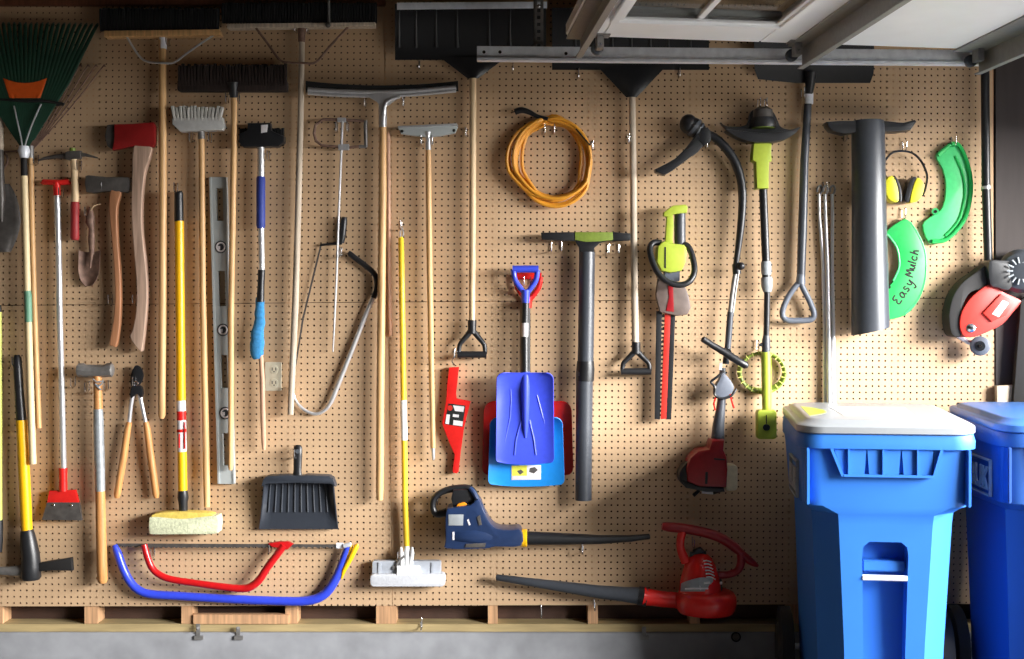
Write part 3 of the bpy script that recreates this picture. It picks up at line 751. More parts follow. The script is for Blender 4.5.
# --- sledgehammer
t = thing('sledgehammer', 'sledgehammer with worn steel head and silver-taped wooden handle', 'hammer', 96, 372, 0.05)
P1(t, 'head', 'steel', ('tpx', [(77.5, 370), (78.5, 370), (83, 370), (86, 371), (105, 371), (108, 370), (112, 370), (113, 370)], [5.5, 6.8, 7, 6.4, 6.4, 7, 7, 5.5], 0.05, 8))
P1(t, 'wrapping', 'tape', ('tpx', catmull([(93, 379, 0.065), (97, 382, 0.07), (103, 381, 0.066), (99, 386, 0.07), (95, 384, 0.07), (101, 390, 0.068)], 4), 0.8, 0.06, 6))
P1(t, 'handle', 'orangewood', ('tpx', [(97.3, 376), (97.8, 390), (98.2, 410)], [4, 4.2, 4.5], 0.05, 14))
P1(t, 'handle', 'orangewood', ('tpx', [(100.2, 490), (101, 530), (102, 565), (102.5, 580), (102.5, 583)], [4.7, 5, 5.2, 5, 3.6], 0.05, 14))
P1(t, 'taped_section', 'tape', ('tpx', [(98.2, 409), (98.5, 420), (99, 445), (99.8, 470), (100.2, 491)], [4.6, 5, 5.1, 5, 4.8], 0.05, 14))

# --- wide floor squeegee
t = thing('floor_squeegee', 'wide curved floor squeegee with a thick tan pole', 'squeegee', 383, 95, 0.05)
P1(t, 'rubber_blade', 'rubber', ('prism', [(305.5, 82)]+[(306+u*15.2, 80.8+4.5*(1-((u-5)/5)**2)) for u in range(11)]+[(458.5, 91), (456, 91)]+[(454-u*14.7, 91+3.5*(1-((u-5)/5)**2)) for u in range(11)]+[(305.5, 94)], 0.044, 0.056, 0.002))
mb = MB()
P_ = [(308+u*14.8, 89.7+4*(1-((u-5)/5)**2)-u*0.25) for u in range(11)]
mb.tpx([(x, y, 0.06) for x, y in P_], 2.6, 0.06, 10); mb.tpx([(x, y+3.4, 0.062) for x, y in P_], 1.9, 0.06, 10)
mk('channel', mb, 'alu', t)
mb = MB(); mb.prism(catmull([(367, 95), (383, 93), (400, 95), (392, 102), (386, 106), (380.5, 106), (376, 101)], 3, True), 0.05, 0.07, 0.003)
mb.tpx(catmull([(400, 97, 0.066), (392, 99, 0.07), (385.5, 104, 0.072), (383.5, 114, 0.068), (383, 126, 0.058)], 4), [1.8]*8+[2.4]*4+[3]*4+[3.6], 0.06, 10)
mb.tpx([(382.5, 103, 0.06), (383, 127, 0.05)], 4, 0.055, 12)
mk('neck', mb, 'alu', t)
P1(t, 'pole', 'tan', ('tpx', [(383, 124), (382.6, 200), (381.5, 300), (380.3, 400), (379.8, 490), (379.8, 500)], [3.5, 3.9, 3.9, 3.9, 3.8, 3.2], 0.05, 14))

# --- thin stick behind it
mb = MB(); mb.tpx([(388, 132), (388.5, 200), (389, 280), (390.5, 336)], 2.2, 0.012, 10)
tag(mk('thin_stick', mb, 'pink'), 'thin pinkish-brown stick hung just behind the floor squeegee pole', 'stick')

# --- loop-handled rod
t = thing('loop_auger', 'thin steel rod with a rectangular metal loop handle at its top', 'auger', 342, 130, 0.035)
P1(t, 'loop_handle', 'rust', ('tpx', [(341, 147, 0.035), (322, 145.5, 0.035), (316, 141, 0.035), (314, 133, 0.035), (315.5, 125, 0.035), (323, 119.5, 0.035), (341, 119.5, 0.035), (364, 121, 0.035)], 1.5, 0.035, 8), ('tpx', [(341, 148, 0.035), (360, 146.5, 0.035)], 1.5, 0.035, 8))
P1(t, 'grip_side', 'steel', ('tpx', [(365.5, 120.5, 0.035), (366, 147, 0.035)], 1.9, 0.035, 10), ('tpx', [(359, 146.5, 0.035), (366, 146.5, 0.035)], 1.7, 0.035, 8))
P1(t, 'clamp', 'alu', ('bpx', 337, 117.5, 346, 122, 0.03, 0.045, 0.002))
P1(t, 'clamp', 'alu', ('bpx', 338, 144, 349, 150, 0.03, 0.045, 0.002))
P1(t, 'rod', 'alu', ('tpx', [(342.5, 119, 0.04), (341, 160, 0.038), (338.5, 220, 0.036), (336.5, 280, 0.034), (334.5, 320, 0.03), (333, 352, 0.028)], [1.4, 1.2, 1.2, 1.2, 1.1, 0.7], 0.036, 8))

# --- bow pruning saw
t = thing('bow_saw', 'tubular silver bow saw with black grips and a narrow blade, hanging crooked', 'saw', 342, 245, 0.022)
P1(t, 'tube_frame', 'alu', ('tpx', catmull([(373.5, 297), (366, 314), (352, 350), (338, 385), (331, 402), (325, 410), (316, 414), (306, 411), (298, 404), (294, 396), (292, 386)], 4), [2.4]*16+[2.2, 2, 1.9, 1.8]+[1.7]*12+[1.4]*8+[1.3], 0.02, 10))
P1(t, 'grip', 'blk', ('tpx', catmull([(348.5, 252.5), (358, 260), (368, 267.5), (374.5, 274), (377, 282), (376.5, 290), (373.5, 298)], 4), [2.4]+[2.8]*22+[3, 2.6], 0.022, 10))
P1(t, 'lever', 'blk', ('tpx', [(344.5, 217), (344, 220), (342.5, 235), (341.5, 243)], [2.4, 3.3, 3.6, 2.6], 0.02, 10), ('tpx', [(342, 243), (330, 244), (321, 245)], [1.6, 1.3, 1.3], 0.016, 8))
P1(t, 'blade', 'dsteel', ('prism', [(320.3, 244), (322, 244.5), (304, 318), (293, 386), (291.6, 386), (302, 318)], 0.014, 0.016, 0))

# --- small squeegee
t = thing('window_squeegee', 'small metal squeegee on a tan pole beside the snow shovel handle', 'squeegee', 428, 132, 0.045)
P1(t, 'channel', 'levelg', ('prism', [(398, 127), (405, 125.5), (457, 124), (458, 127), (455, 133), (440, 136), (430, 137), (416, 136), (401, 134)], 0.035, 0.055, 0.003))
P1(t, 'blade', 'alu', ('prism', [(398, 126), (457, 123.2), (458, 125.4), (398, 128)], 0.04, 0.058, 0.001))
P1(t, 'screw', 'ink', ('ball', 402, 131.3, 0.0555, 1.6, 1.6, 0.003), ('ball', 454, 130.5, 0.0555, 1.6, 1.6, 0.003))
P1(t, 'neck', 'alu', ('tpx', [(428, 132), (428, 138), (428.2, 150)], [3.5, 2.6, 3], 0.047, 12))
P1(t, 'pole', 'tan', ('tpx', [(428.2, 148), (428.8, 200), (429.8, 280), (431.5, 370), (433, 448)], [2.7, 2.9, 2.9, 2.8, 2.6], 0.045, 14))
P1(t, 'pole_tip', 'alu', ('tpx', [(433, 447), (433.4, 458), (433.4, 460)], [2.0, 1.6, 1], 0.045, 10))

# --- flat mop
t = thing('flat_mop', 'flat mop with white pad on a thin yellow pole', 'mop', 402, 230, 0.04)
P1(t, 'hang_ring', 'alu', ('tpx', [(400.5, 237), (400, 232), (402.5, 228), (403.5, 234), (402, 238)], 0.7, 0.04, 6))
P1(t, 'pole', 'yel2', ('tpx', [(400.5, 237), (401, 238.5), (402, 300), (403.5, 401)], [1.8, 2.8, 2.9, 2.9], 0.04, 14))
P1(t, 'pole', 'yel2', ('tpx', [(404.2, 439), (405, 500), (407, 552)], 2.9, 0.04, 14))
P1(t, 'white_sleeve', 'white', ('tpx', [(403.4, 400), (404.2, 440)], 3.3, 0.04, 14))
P1(t, 'yoke', 'white', ('tpx', [(401, 547, 0.05), (401.5, 553, 0.055), (402, 566, 0.055)], [1.2, 2, 2.4], 0.05, 10), ('tpx', [(412, 547, 0.05), (412.5, 553, 0.055), (410, 566, 0.055)], [1.2, 2, 2.4], 0.05, 10), ('bpx', 396, 566, 420, 576, 0.03, 0.07, 0.004), ('tpx', [(407, 546, 0.045), (407, 568, 0.05)], [2.6, 4], 0.045, 12))
P1(t, 'head', 'trayg', ('prism', rr(372, 561, 441, 576, 2), 0.02, 0.052, 0.004), ('bpx', 378, 562.5, 381, 574, 0.05, 0.056, 0.001), ('bpx', 431, 562.5, 434, 574, 0.05, 0.056, 0.001))
P1(t, 'pad', 'wcloth', ('prism', rr(370, 574, 445, 587, 4), 0.01, 0.07, 0.008))
P1(t, 'clip', 'steel', ('tpx', [(395, 570, 0.056), (398, 562, 0.06), (404, 556, 0.06)], 1.4, 0.056, 8), ('ball', 394, 568, 0.055, 2.4, 2.4, 0.006))

# --- dustpan
t = thing('dustpan', 'black ribbed dustpan hanging by its short handle', 'dustpan', 298, 470, 0.05)
rows = []
for v in range(9):
    g = v/8.0; y = 478+g*51; xl = 264-5*g; xr = 332.5+5*g
    rows.append([(xl+(xr-xl)*u/14, y-(0 if 0 < u < 14 else 0), 0.018+0.006*g+(0.03*(1-g)**0.7 if u in (0, 14) else 0)) for u in range(15)])
mb = MB(); mb.sheet(rows, 0.003)
for u in range(10): 
    x = 270+u*6.2; mb.tpx([(x+ (298-x)*0.02, 483, 0.022), (x+(x-298)*0.06, 512, 0.026)], 1.0, 0.024, 8)
mk('pan', mb, 'pan', t)
mb = MB(); mb.prism([(261, 487), (263, 479), (267, 476), (290, 475), (294, 476), (302, 476), (306, 475), (329, 476), (333, 479), (335.5, 487), (331, 484), (298, 483), (266, 484)], 0.015, 0.075, 0.005)
rows = [[(264-5*g, 478+51*g, 0.018+0.006*g), (264.5-5*g, 478+51*g, 0.018+0.006*g+0.054*(1-g)+0.003)] for g in [i/6 for i in range(7)]]
mb.sheet(rows, 0.004)
rows = [[(332.5+5*g, 478+51*g, 0.018+0.006*g), (332+5*g, 478+51*g, 0.018+0.006*g+0.054*(1-g)+0.003)] for g in [i/6 for i in range(7)]]
mb.sheet(rows, 0.004)
mk('hood', mb, 'pan', t)
P1(t, 'handle', 'blk', ('tpx', [(298, 445, 0.045), (298, 447, 0.045), (297.8, 456, 0.045), (297.5, 470, 0.047), (297.5, 480, 0.05)], [2.2, 4.2, 4.4, 4, 5], 0.045, 12, 0.6))
P1(t, 'grip_eye', 'dgrey', ('tpx', [(297.6, 451.5, 0.056), (297.6, 451.5, 0.058)], 2.2, 0.055, 12))
# --- snow shovels at the top
def dgrip(t, cx, y0, y1, hw, m, d, neckw=4.5):
    g = P1(t, 'grip', m, ('tpx', [(cx, y0, d), (cx, y0+(y1-y0)*0.35, d)], [neckw, neckw*0.95], d, 12),
       ('tpx', catmull([(cx-1, y0+(y1-y0)*0.28, d), (cx-hw*0.55, y0+(y1-y0)*0.48, d), (cx-hw*0.95, y0+(y1-y0)*0.66, d), (cx-hw, y1-4, d)], 4), [3.2, 2.6, 2.3, 2.2], d, 10),
       ('tpx', catmull([(cx+1, y0+(y1-y0)*0.28, d), (cx+hw*0.55, y0+(y1-y0)*0.48, d), (cx+hw*0.95, y0+(y1-y0)*0.66, d), (cx+hw, y1-4, d)], 4), [3.2, 2.6, 2.3, 2.2], d, 10),
       ('tpx', [(cx-hw-1.5, y1-3.5, d), (cx+hw+1.5, y1-3.5, d)], 3.4, d, 12))
    return g
def snow_blade(x0, x1, ytop, ybot, cx, vhw, vy, ribs, d=0.06):
    rows = []
    for v in range(9):
        g = v/8.0; y = ytop+(ybot-ytop)*g
        rows.append([(x0+(x1-x0)*u/12, y, d+0.035-0.05*math.sin(g*PI/2)**2+0.012*((u/6-1)**2)) for u in range(13)])
    mb = MB(); mb.sheet(rows, 0.003)
    for x in ribs:
        e_ = lambda y_: d+0.037-0.05*math.sin((y_-ytop)/(ybot-ytop)*PI/2)**2+0.012*(((x-x0)/(x1-x0)*2-1)**2)
        mb.tpx([(x, y_, e_(y_)) for y_ in [ytop+3+(ybot-ytop)*0.72*q/6 for q in range(7)]], [1.1, 1.1, 1.2, 1.3, 1.5, 1.8, 2.4], d+0.03, 8)
    # funnel to the handle
    rows = []
    for v in range(6):
        g = v/5.0; y = ybot-3+(vy-ybot+3)*g; hw = vhw*(1-g)+4.6*g
        rows.append([(cx+hw*(u/4-1), y, d-0.014+(0.004+0.012*g)*(1-(u/4-1)**2)+0.002) for u in range(9)])
    mb.sheet(rows, 0.004)
    return mb
t = thing('snow_shovel', 'black snow shovel with a bright metal edge at the top centre, tan handle', 'shovel', 472, 75, 0.05)
mk('blade', snow_blade(395, 546, 4, 60, 473, 34, 78, (399, 416, 436, 457, 489, 510)), 'blk', t)
P1(t, 'wear_strip', 'galv', ('prism', [(397, 2.5), (547, 1.5), (547, 8), (397, 9.5)], 0.1075, 0.113, 0.001))
P1(t, 'handle', 'pale', ('tpx', [(472.8, 74), (472.8, 150), (472.5, 230), (472, 323)], [3.4, 3.4, 3.3, 3], 0.045, 14))
dgrip(t, 472, 320, 358, 13, 'blk', 0.045)
t = thing('snow_shovel', 'black snow shovel with funnel neck and pale grey handle in the middle of the wall', 'shovel', 632, 95, 0.05)
mk('blade', snow_blade(552, 709, 8, 70, 631.5, 34, 97, (575, 595, 612, 631, 650, 668, 690)), 'blk', t)
P1(t, 'handle', 'greyw', ('tpx', [(632, 93), (633, 160), (634, 250), (635.5, 345)], [3.4, 3.4, 3.4, 3.5], 0.045, 14))
dgrip(t, 636, 342, 375, 13.5, 'blk', 0.045)
t = thing('scoop_shovel', 'black shovel with grey metal shaft and triangular grip left of the big blower tube', 'shovel', 808, 85, 0.05)
rows = []
for v in range(7):
    g = v/6.0; y = 30+g*53; hw = 60-(4 if v == 6 else 0.8 if v == 5 else 0)
    rows.append([(814+hw*(u/6-1), y-(6*max(0, -(u/6-1)-0.35)*(1 if g > 0.9 else g)), 0.055+0.03*(1-g)-0.02*math.sin(g*PI/2)+0.012*(u/6-1)**2) for u in range(13)])
P1(t, 'blade', 'blk', ('sheet', rows, 0.003))
P1(t, 'neck', 'blk', ('tpx', [(811, 72, 0.06), (810, 84, 0.055), (809, 94, 0.05)], [6, 5, 4], 0.05, 12))
P1(t, 'shaft', 'tubeg', ('tpx', [(808, 104), (804.5, 160), (802.5, 230), (801, 278)], [3.8, 4.2, 4.6, 4.2], 0.045, 14))
P1(t, 'collar', 'galv', ('tpx', [(809.5, 84), (809, 104)], 4.2, 0.048, 14))
P1(t, 'neck_strip', 'pale', ('tpx', [(803.5, 90, 0.03), (802, 122, 0.03)], 1.6, 0.03, 8))
P1(t, 'grip', 'grey', ('tpx', [(801, 274), (800.5, 284)], [4.2, 5], 0.045, 12), ('tpx', catmull([(799, 282), (790, 294), (784, 306), (782.5, 315), (787, 320), (800, 320.5), (811, 319.5), (814, 314), (810, 302), (803, 288), (801, 282)], 4), 3.0, 0.045, 10))

# --- orange cord
t = thing('extension_cord', 'coiled orange extension cord hanging on two hooks', 'cord', 552, 135, 0.03)
mb = MB(); pts = []
rnd = random.Random(3)
for i in range(8):
    ox, oy = rnd.uniform(-5, 4), rnd.uniform(-2, 4); rx, ry = 36.5+rnd.uniform(-7, 5), 40+rnd.uniform(-5, 4)
    for j in range(20):
        a = 2*PI*j/20
        y = 160+oy+ry*math.sin(a-PI/2)
        pts.append((551+ox+rx*math.cos(a-PI/2)+(3 if y > 180 else 0), y, 0.016+0.0062*((i*3) % 8)+0.001*math.sin(j)))
mb.tpx(catmull(pts, 2), 1.75, 0.03, 8); mk('coil', mb, 'cord', t)
P1(t, 'plug_end', 'blk', ('tpx', catmull([(548, 119, 0.055), (538, 116.5, 0.05), (530, 112.5, 0.045), (522, 110, 0.04), (515, 112, 0.035)], 3), [2, 2, 2.6, 3.2, 3.2], 0.04, 10))
P1(t, 'prong', 'chrome', ('tpx', [(515, 111.5, 0.035), (511, 113, 0.034)], 0.9, 0.035, 6))
P1(t, 'tie', 'blkm', ('tpx', [(576, 129, 0.07), (583, 137, 0.074), (590, 145, 0.07), (592, 141, 0.03)], 0.8, 0.06, 6))

# --- vacuum pole with wide nozzle
t = thing('vacuum_pole', 'long dark grey tube with a wide T-shaped nozzle in the middle of the wall', 'vacuum tube', 585, 240, 0.06)
P1(t, 'nozzle', 'blk', ('prism', [(541, 232.5), (575, 232), (575, 241), (560, 240.5), (542, 239.5)], 0.035, 0.072, 0.005))
P1(t, 'nozzle', 'blk', ('prism', [(612, 232), (630, 233), (631, 236), (630, 240.5), (612, 241)], 0.035, 0.072, 0.005))
P1(t, 'nozzle_top', 'limedk', ('prism', [(575, 232), (613, 232), (613, 240), (600, 241.5), (586, 242), (575, 240)], 0.04, 0.075, 0.004))
P1(t, 'nozzle_neck', 'blk', ('prism', [(574, 239), (612, 239.5), (600, 243), (594.5, 248), (594, 256), (580, 256), (579, 247)], 0.04, 0.07, 0.005))
P1(t, 'tube', 'tubeg', ('tpx', [(587, 252), (586.5, 300), (585.5, 363)], 8, 0.06, 20))
P1(t, 'tube', 'tubeg', ('tpx', [(585.3, 367), (584.5, 372), (584, 440), (583.5, 488), (583.5, 500)], [8.6, 8.6, 8.3, 8.2, 8.2], 0.06, 20))
P1(t, 'coupling', 'blk', ('tpx', [(585.5, 361), (585.4, 369), (585, 381)], [8.5, 9.2, 9.0], 0.06, 20))

# --- children's shovels
def scoop(x0, x1, y0, y1, d, r=7, flare=0.0, ribs=True, dep=0.03, m=9, lip=0.02):
    rows = []
    hh = y1-y0; gs = sorted(set([0, .4/hh, 1.2/hh, 2.4/hh, 4/hh, 5.5/hh, r/hh]+[q/10 for q in range(1, 10) if r/hh < q/10 < 1-r/hh]+[1-r*.8/hh, 1-4/hh, 1-2.4/hh, 1-1.2/hh, 1-.4/hh, 1]))
    for v, g in enumerate(gs):
        y = y0+hh*g
        t0 = min(1, (y-y0)/r); ins = r*(1-math.sqrt(max(0, 1-(1-t0)**2)))
        t1 = min(1, (y1-y)/r*1.3); ins2 = r*0.6*(1-math.sqrt(max(0, 1-(1-t1)**2))); ins = max(ins, ins2)
        xa = x0+ins-flare*g; xb = x1-ins+flare*g
        rows.append([(xa+(xb-xa)*u/16, y+(1.5*(1-((u/8-1)**2)) if g == 1 else 0), d+dep*abs(u/8-1)**4*(1-0.5*g)+lip*max(0, 0.18-g)/0.18) for u in range(17)])
    mb = MB(); mb.sheet(rows, 0.0035); return mb
def toygrip(t, cx, y0, hw, m, d, yb):
    k = P1(t, 'grip', m, ('tpx', [(cx-hw, y0+3, d), (cx+hw, y0+3, d)], 3.6, d, 12), ('tpx', catmull([(cx-hw+1, y0+4, d), (cx-hw*0.8, y0+14, d), (cx-hw*0.35, y0+23, d), (cx, y0+28, d)], 4), 2.7, d, 10), ('tpx', catmull([(cx+hw-1, y0+4, d), (cx+hw*0.8, y0+14, d), (cx+hw*0.35, y0+23, d), (cx, y0+28, d)], 4), 2.7, d, 10), ('tpx', [(cx, y0+24, d), (cx, yb, d)], [4.5, 3.8], d, 12))
    return k
t = thing('toy_shovel', 'red children\'s shovel rearmost of the stack of three', 'toy shovel', 526, 290, 0.02)
mk('scoop', scoop(484, 571.5, 401, 475, 0.012, 10, 2.0, dep=0.012, lip=0.008), 'redp', t)
toygrip(t, 528, 273, 13.5, 'redp', 0.022, 308)
P1(t, 'shaft', 'blk', ('tpx', [(528, 305, 0.02), (528, 404, 0.018)], 2.4, 0.02, 12))
t = thing('toy_shovel', 'light blue children\'s shovel with a yellow and white sticker, middle of the stack of three', 'toy shovel', 527, 300, 0.05)
mk('scoop', scoop(490, 562.5, 417, 485, 0.042, 8, 2.2, dep=0.022), 'lblue', t)
P1(t, 'shaft', 'blk', ('tpx', [(526, 300, 0.043), (526, 420, 0.043)], 2.4, 0.045, 12))
s = P1(t, 'sticker', 'labelw', ('prism', [(511.5, 465.5), (541, 465), (541, 479.5), (511.5, 480)], 0.046, 0.0475, 0.0002))
P1(s, 'sticker_panel', 'labely', ('prism', [(512, 465.7), (527, 465.5), (527, 475.5), (512, 476)], 0.0476, 0.048, 0))
P1(s, 'sticker_picture', 'dsteel', ('prism', [(517, 471), (521, 469.5), (524, 472), (520, 475)], 0.0481, 0.0484, 0), ('prism', [(530, 468), (535, 467), (538, 470), (534, 473.5), (529, 472)], 0.0476, 0.048, 0))
t = thing('toy_shovel', 'royal blue children\'s shovel with D-grip and black shaft, front of the stack of three', 'toy shovel', 525, 290, 0.09)
mb = scoop(496.5, 553.5, 372.5, 463, 0.088, 7, 0.8, dep=0.02)
for pts in ([(510, 375), (511, 400), (510, 417), (502, 455)], [(521, 421), (516, 440), (514.5, 455)], [(529.5, 420), (534, 440), (536, 455)], [(537, 395), (545, 425), (549, 450)]):
    mb.tpx([(x, y, 0.091) for x, y in pts], 1.0, 0.09, 8)
mb.tpx([(525.5, 372, 0.093), (525.5, 395, 0.096), (525.5, 425, 0.094), (525.5, 438, 0.09)], [4.5, 4.2, 3, 1.2], 0.09, 12)
mk('scoop', mb, 'blue', t)
toygrip(t, 525.5, 266, 13, 'blue', 0.075, 303)
P1(t, 'shaft', 'blk', ('tpx', [(525.5, 300, 0.075), (525, 323, 0.078)], 3.7, 0.08, 12))
P1(t, 'shaft', 'blk', ('tpx', [(524.8, 337, 0.08), (525, 374, 0.093)], 3.7, 0.08, 12))
P1(t, 'shaft_band', 'labelw', ('tpx', [(525, 322, 0.078), (524.8, 338, 0.08)], 3.3, 0.08, 12), )

# --- red blade guard
t = thing('blade_guard', 'red plastic saw blade guard with a black and white label', 'blade guard', 452, 370, 0.02)
P1(t, 'guard', 'redp', ('prism', [(449, 367.5), (459, 367), (456, 394), (456.5, 398.5), (470.5, 401.5), (464, 428), (461, 450), (458.5, 472), (457, 473.5), (453, 473), (452.5, 470), (454.5, 455), (449, 442), (442, 424), (446, 400), (447, 385)], 0.006, 0.034, 0.004))
P1(t, 'hang_loop', 'chrome', ('tpx', catmull([(456, 366, 0.02), (452, 361, 0.025), (456, 352, 0.04), (459, 347, 0.03)], 4), 0.6, 0.03, 6))
l = P1(t, 'label', 'ink', ('prism', [(448.5, 403.5), (465.5, 405.5), (462.5, 427), (444.5, 424)], 0.0342, 0.0352, 0.0002))
P1(l, 'label_print', 'labelw', ('prism', [(453, 405.3), (464.3, 406.5), (463.4, 412), (455, 411)], 0.0353, 0.0356, 0), ('prism', [(446.5, 414.3), (450, 414.6), (449, 424.2), (445.4, 423.6)], 0.0353, 0.0356, 0), ('prism', [(453, 414), (459, 414.8), (458.6, 417.5), (452.6, 416.8)], 0.0353, 0.0356, 0), ('prism', [(453.5, 420), (463, 421.5), (462.4, 426.2), (453, 425)], 0.0353, 0.0356, 0))
P1(l, 'label_badge', 'coral', ('prism', ell(450, 408, 2.6, 2.8, 14), 0.0353, 0.0357, 0))

# --- hedge trimmer
t = thing('hedge_trimmer', 'lime-green hedge trimmer hanging blade down with black hoop handle', 'hedge trimmer', 675, 215, 0.07)
P1(t, 'top_handle', 'lime', ('prism', [(664, 212), (672, 206), (676, 205), (686, 204.5), (688, 207), (687, 213), (675, 214), (668, 217), (664, 216)], 0.05, 0.10, 0.006))
P1(t, 'front_strut', 'lime', ('prism', [(667, 214), (673, 213), (674, 225), (673, 240), (674, 247), (665, 247), (666, 232)], 0.055, 0.09, 0.005))
P1(t, 'rear_grip', 'dgrey', ('tpx', [(680, 211), (679.8, 225), (680, 246)], [5.5, 5.8, 5.6], 0.075, 14))
P1(t, 'body', 'lime', ('prism', [(658, 246), (664, 241), (670, 243), (684, 244.5), (687, 248), (686, 262), (682, 271), (671, 273), (662, 271), (657, 262)], 0.03, 0.115, 0.01))
P1(t, 'body_seam', 'blk', ('prism', [(664.5, 247), (666, 247), (666, 268), (664.5, 268)], 0.112, 0.1165, 0))
P1(t, 'motor_front', 'grey', ('prism', [(665, 271), (680, 270), (680, 281), (672, 283), (664, 280)], 0.04, 0.10, 0.006))
P1(t, 'hoop_handle', 'blk', ('tpx', catmull([(661, 243, 0.085), (654, 242.5, 0.09), (650, 248, 0.1), (652, 260, 0.12), (658, 273, 0.14), (668, 282, 0.145), (680, 285, 0.145), (690, 281, 0.14), (694.5, 270, 0.12), (692, 255, 0.1), (687.5, 246, 0.09), (682, 244.5, 0.085)], 4), 3.1, 0.1, 12))
P1(t, 'gear_cover', 'cover', ('prism', [(658, 278), (672, 281), (684, 283), (689, 296), (691, 308), (688, 314.5), (678, 316), (660, 312), (656, 296)], 0.035, 0.075, 0.008))
P1(t, 'cover_patch', 'redd', ('prism', [(668, 284), (673, 284), (674, 312), (666, 311), (669, 297)], 0.074, 0.0775, 0.001))
mb = MB(); mb.prism([(656.5, 311), (662, 311), (660, 419.5), (654.8, 419)], 0.04, 0.052, 0.001); mb.prism([(670.5, 311), (675.5, 311), (671.3, 419.5), (666, 419.5)], 0.04, 0.052, 0.001)
for i in range(24):
    y = 315+i*4.3; s_ = (i*4.3)/107
    mb.prism([(661.5-2*s_, y), (665.2-4*s_, y+0.4), (665.2-4*s_, y+2.0), (661.5-2*s_, y+2.6)], 0.043, 0.051, 0)
mk('blade', mb, 'blk', t)
P1(t, 'blade_bar', 'coral', ('prism', [(665, 311), (670.8, 311), (666.3, 419), (660.8, 419)], 0.046, 0.056, 0.001))

# --- curved-shaft trimmer
t = thing('string_trimmer', 'petrol string trimmer with curved black shaft and red engine hanging at the bottom', 'string trimmer', 720, 380, 0.07)
P1(t, 'cutting_head', 'blk', ('tpx', [(684, 119.5, 0.07), (689, 124, 0.07), (693, 127, 0.07), (699, 131, 0.07), (704, 134, 0.065), (709, 134.5, 0.06)], [5, 9, 10, 8.5, 6.5, 5], 0.07, 16), ('ball', 688.5, 124, 0.07, 9, 10, 0.04))
P1(t, 'head_ring', 'dgrey', ('tpx', [(693.5, 127, 0.071), (696, 129, 0.071)], [10.6, 10], 0.07, 16))
P1(t, 'head_ring', 'dgrey', ('tpx', [(698, 130.5, 0.071), (700, 131.8, 0.071)], [9.6, 8.6], 0.07, 16))
P1(t, 'guard_clip', 'blk', ('prism', [(701, 128), (708, 127), (711, 132), (711, 141), (704, 146), (699, 139)], 0.04, 0.11, 0.006))
P1(t, 'guard', 'blk', ('prism', [(697, 133), (705, 134), (708, 140), (698, 152), (684, 162), (672, 171), (664, 175), (656, 172), (655, 169), (667, 163), (675, 158.5), (686, 148), (693, 139)], 0.05, 0.105, 0.006))
mb = MB(); mb.tpx(catmull([(706, 134, 0.062), (714, 137), (725, 147), (735, 162), (741, 180), (742.5, 200), (741, 225), (738, 250), (735.5, 268)], 4), [4.2, 4.4, 4.6, 4.6, 4.4, 4.2, 3.8, 3.2, 2.8], 0.06, 14); mk('curved_shaft', mb, 'blk', t)
P1(t, 'clamp_knob', 'blk', ('ball', 741, 266, 0.075, 4, 4, 0.016), ('tpx', [(736, 264, 0.06), (737, 274, 0.06)], 4.2, 0.06, 12))
P1(t, 'lower_shaft', 'steel', ('tpx', [(735.5, 272), (732, 295), (729.5, 318)], 2.3, 0.06, 12), ('tpx', [(738.5, 272, 0.062), (735, 295, 0.062), (732, 318, 0.062)], 1.2, 0.06, 8))
P1(t, 'shaft_sleeve', 'tubeg', ('tpx', [(730.5, 312), (728, 345), (725.5, 364)], [3.2, 3.3, 3.3], 0.06, 12))
P1(t, 'shaft_sleeve', 'tubeg', ('tpx', [(722.5, 368), (723, 378)], [3.4, 2.8], 0.065, 12))
P1(t, 'cross_handle', 'blk', ('tpx', [(702, 338, 0.11), (703, 339, 0.11), (712, 345, 0.105), (724, 352, 0.1), (727, 354, 0.1), (738, 361, 0.1), (746, 365.5, 0.1), (748, 366.5, 0.1)], [1.5, 3.3, 3.2, 3.6, 3.8, 3.8, 3.8, 2], 0.1, 12), ('tpx', [(727, 352, 0.06), (727, 353, 0.1)], 4.5, 0.08, 12))
P1(t, 'tag', 'labelw', ('prism', [(719.5, 363), (722.5, 362.5), (722, 370), (719, 370)], 0.075, 0.077, 0.0003))
P1(t, 'throttle_body', 'grey', ('prism', catmull([(723, 373), (729, 378), (734, 386), (733, 392), (728, 397), (721, 399), (715, 396), (715, 388), (719, 380)], 3, True), 0.04, 0.09, 0.01))
P1(t, 'throttle_trim', 'blk', ('tpx', catmull([(724, 371, 0.088), (717, 377, 0.092), (711, 382, 0.09), (715, 387, 0.093), (715, 395, 0.092), (722, 398.5, 0.094), (731, 396, 0.09), (736, 389, 0.08)], 4), 1.3, 0.09, 8))
P1(t, 'wire', 'redp', ('tpx', catmull([(716, 397, 0.09), (714, 403, 0.09), (715, 410, 0.08)], 3), 0.9, 0.09, 6), ('tpx', catmull([(730, 394, 0.088), (732, 402, 0.085), (734, 408, 0.08)], 3), 0.9, 0.09, 6))
P1(t, 'engine_neck', 'tubeg', ('tpx', [(722, 396), (720.5, 410), (718.5, 425), (717.5, 442)], [4.2, 4.8, 6, 7], 0.065, 14))
P1(t, 'engine_cover', 'redd', ('prism', [(712, 440), (725, 440), (724, 450), (727, 457), (728, 470), (727, 488), (700, 487), (688, 482), (687, 468), (690, 458), (698, 451), (709, 449)], 0.02, 0.13, 0.014))
P1(t, 'cover_slots', 'blk', ('prism', [(705.5, 472), (708, 472), (707.5, 484), (705, 484)], 0.128, 0.1315, 0), ('prism', [(714, 458), (725, 459), (725, 460.5), (714, 459.8)], 0.128, 0.1315, 0))
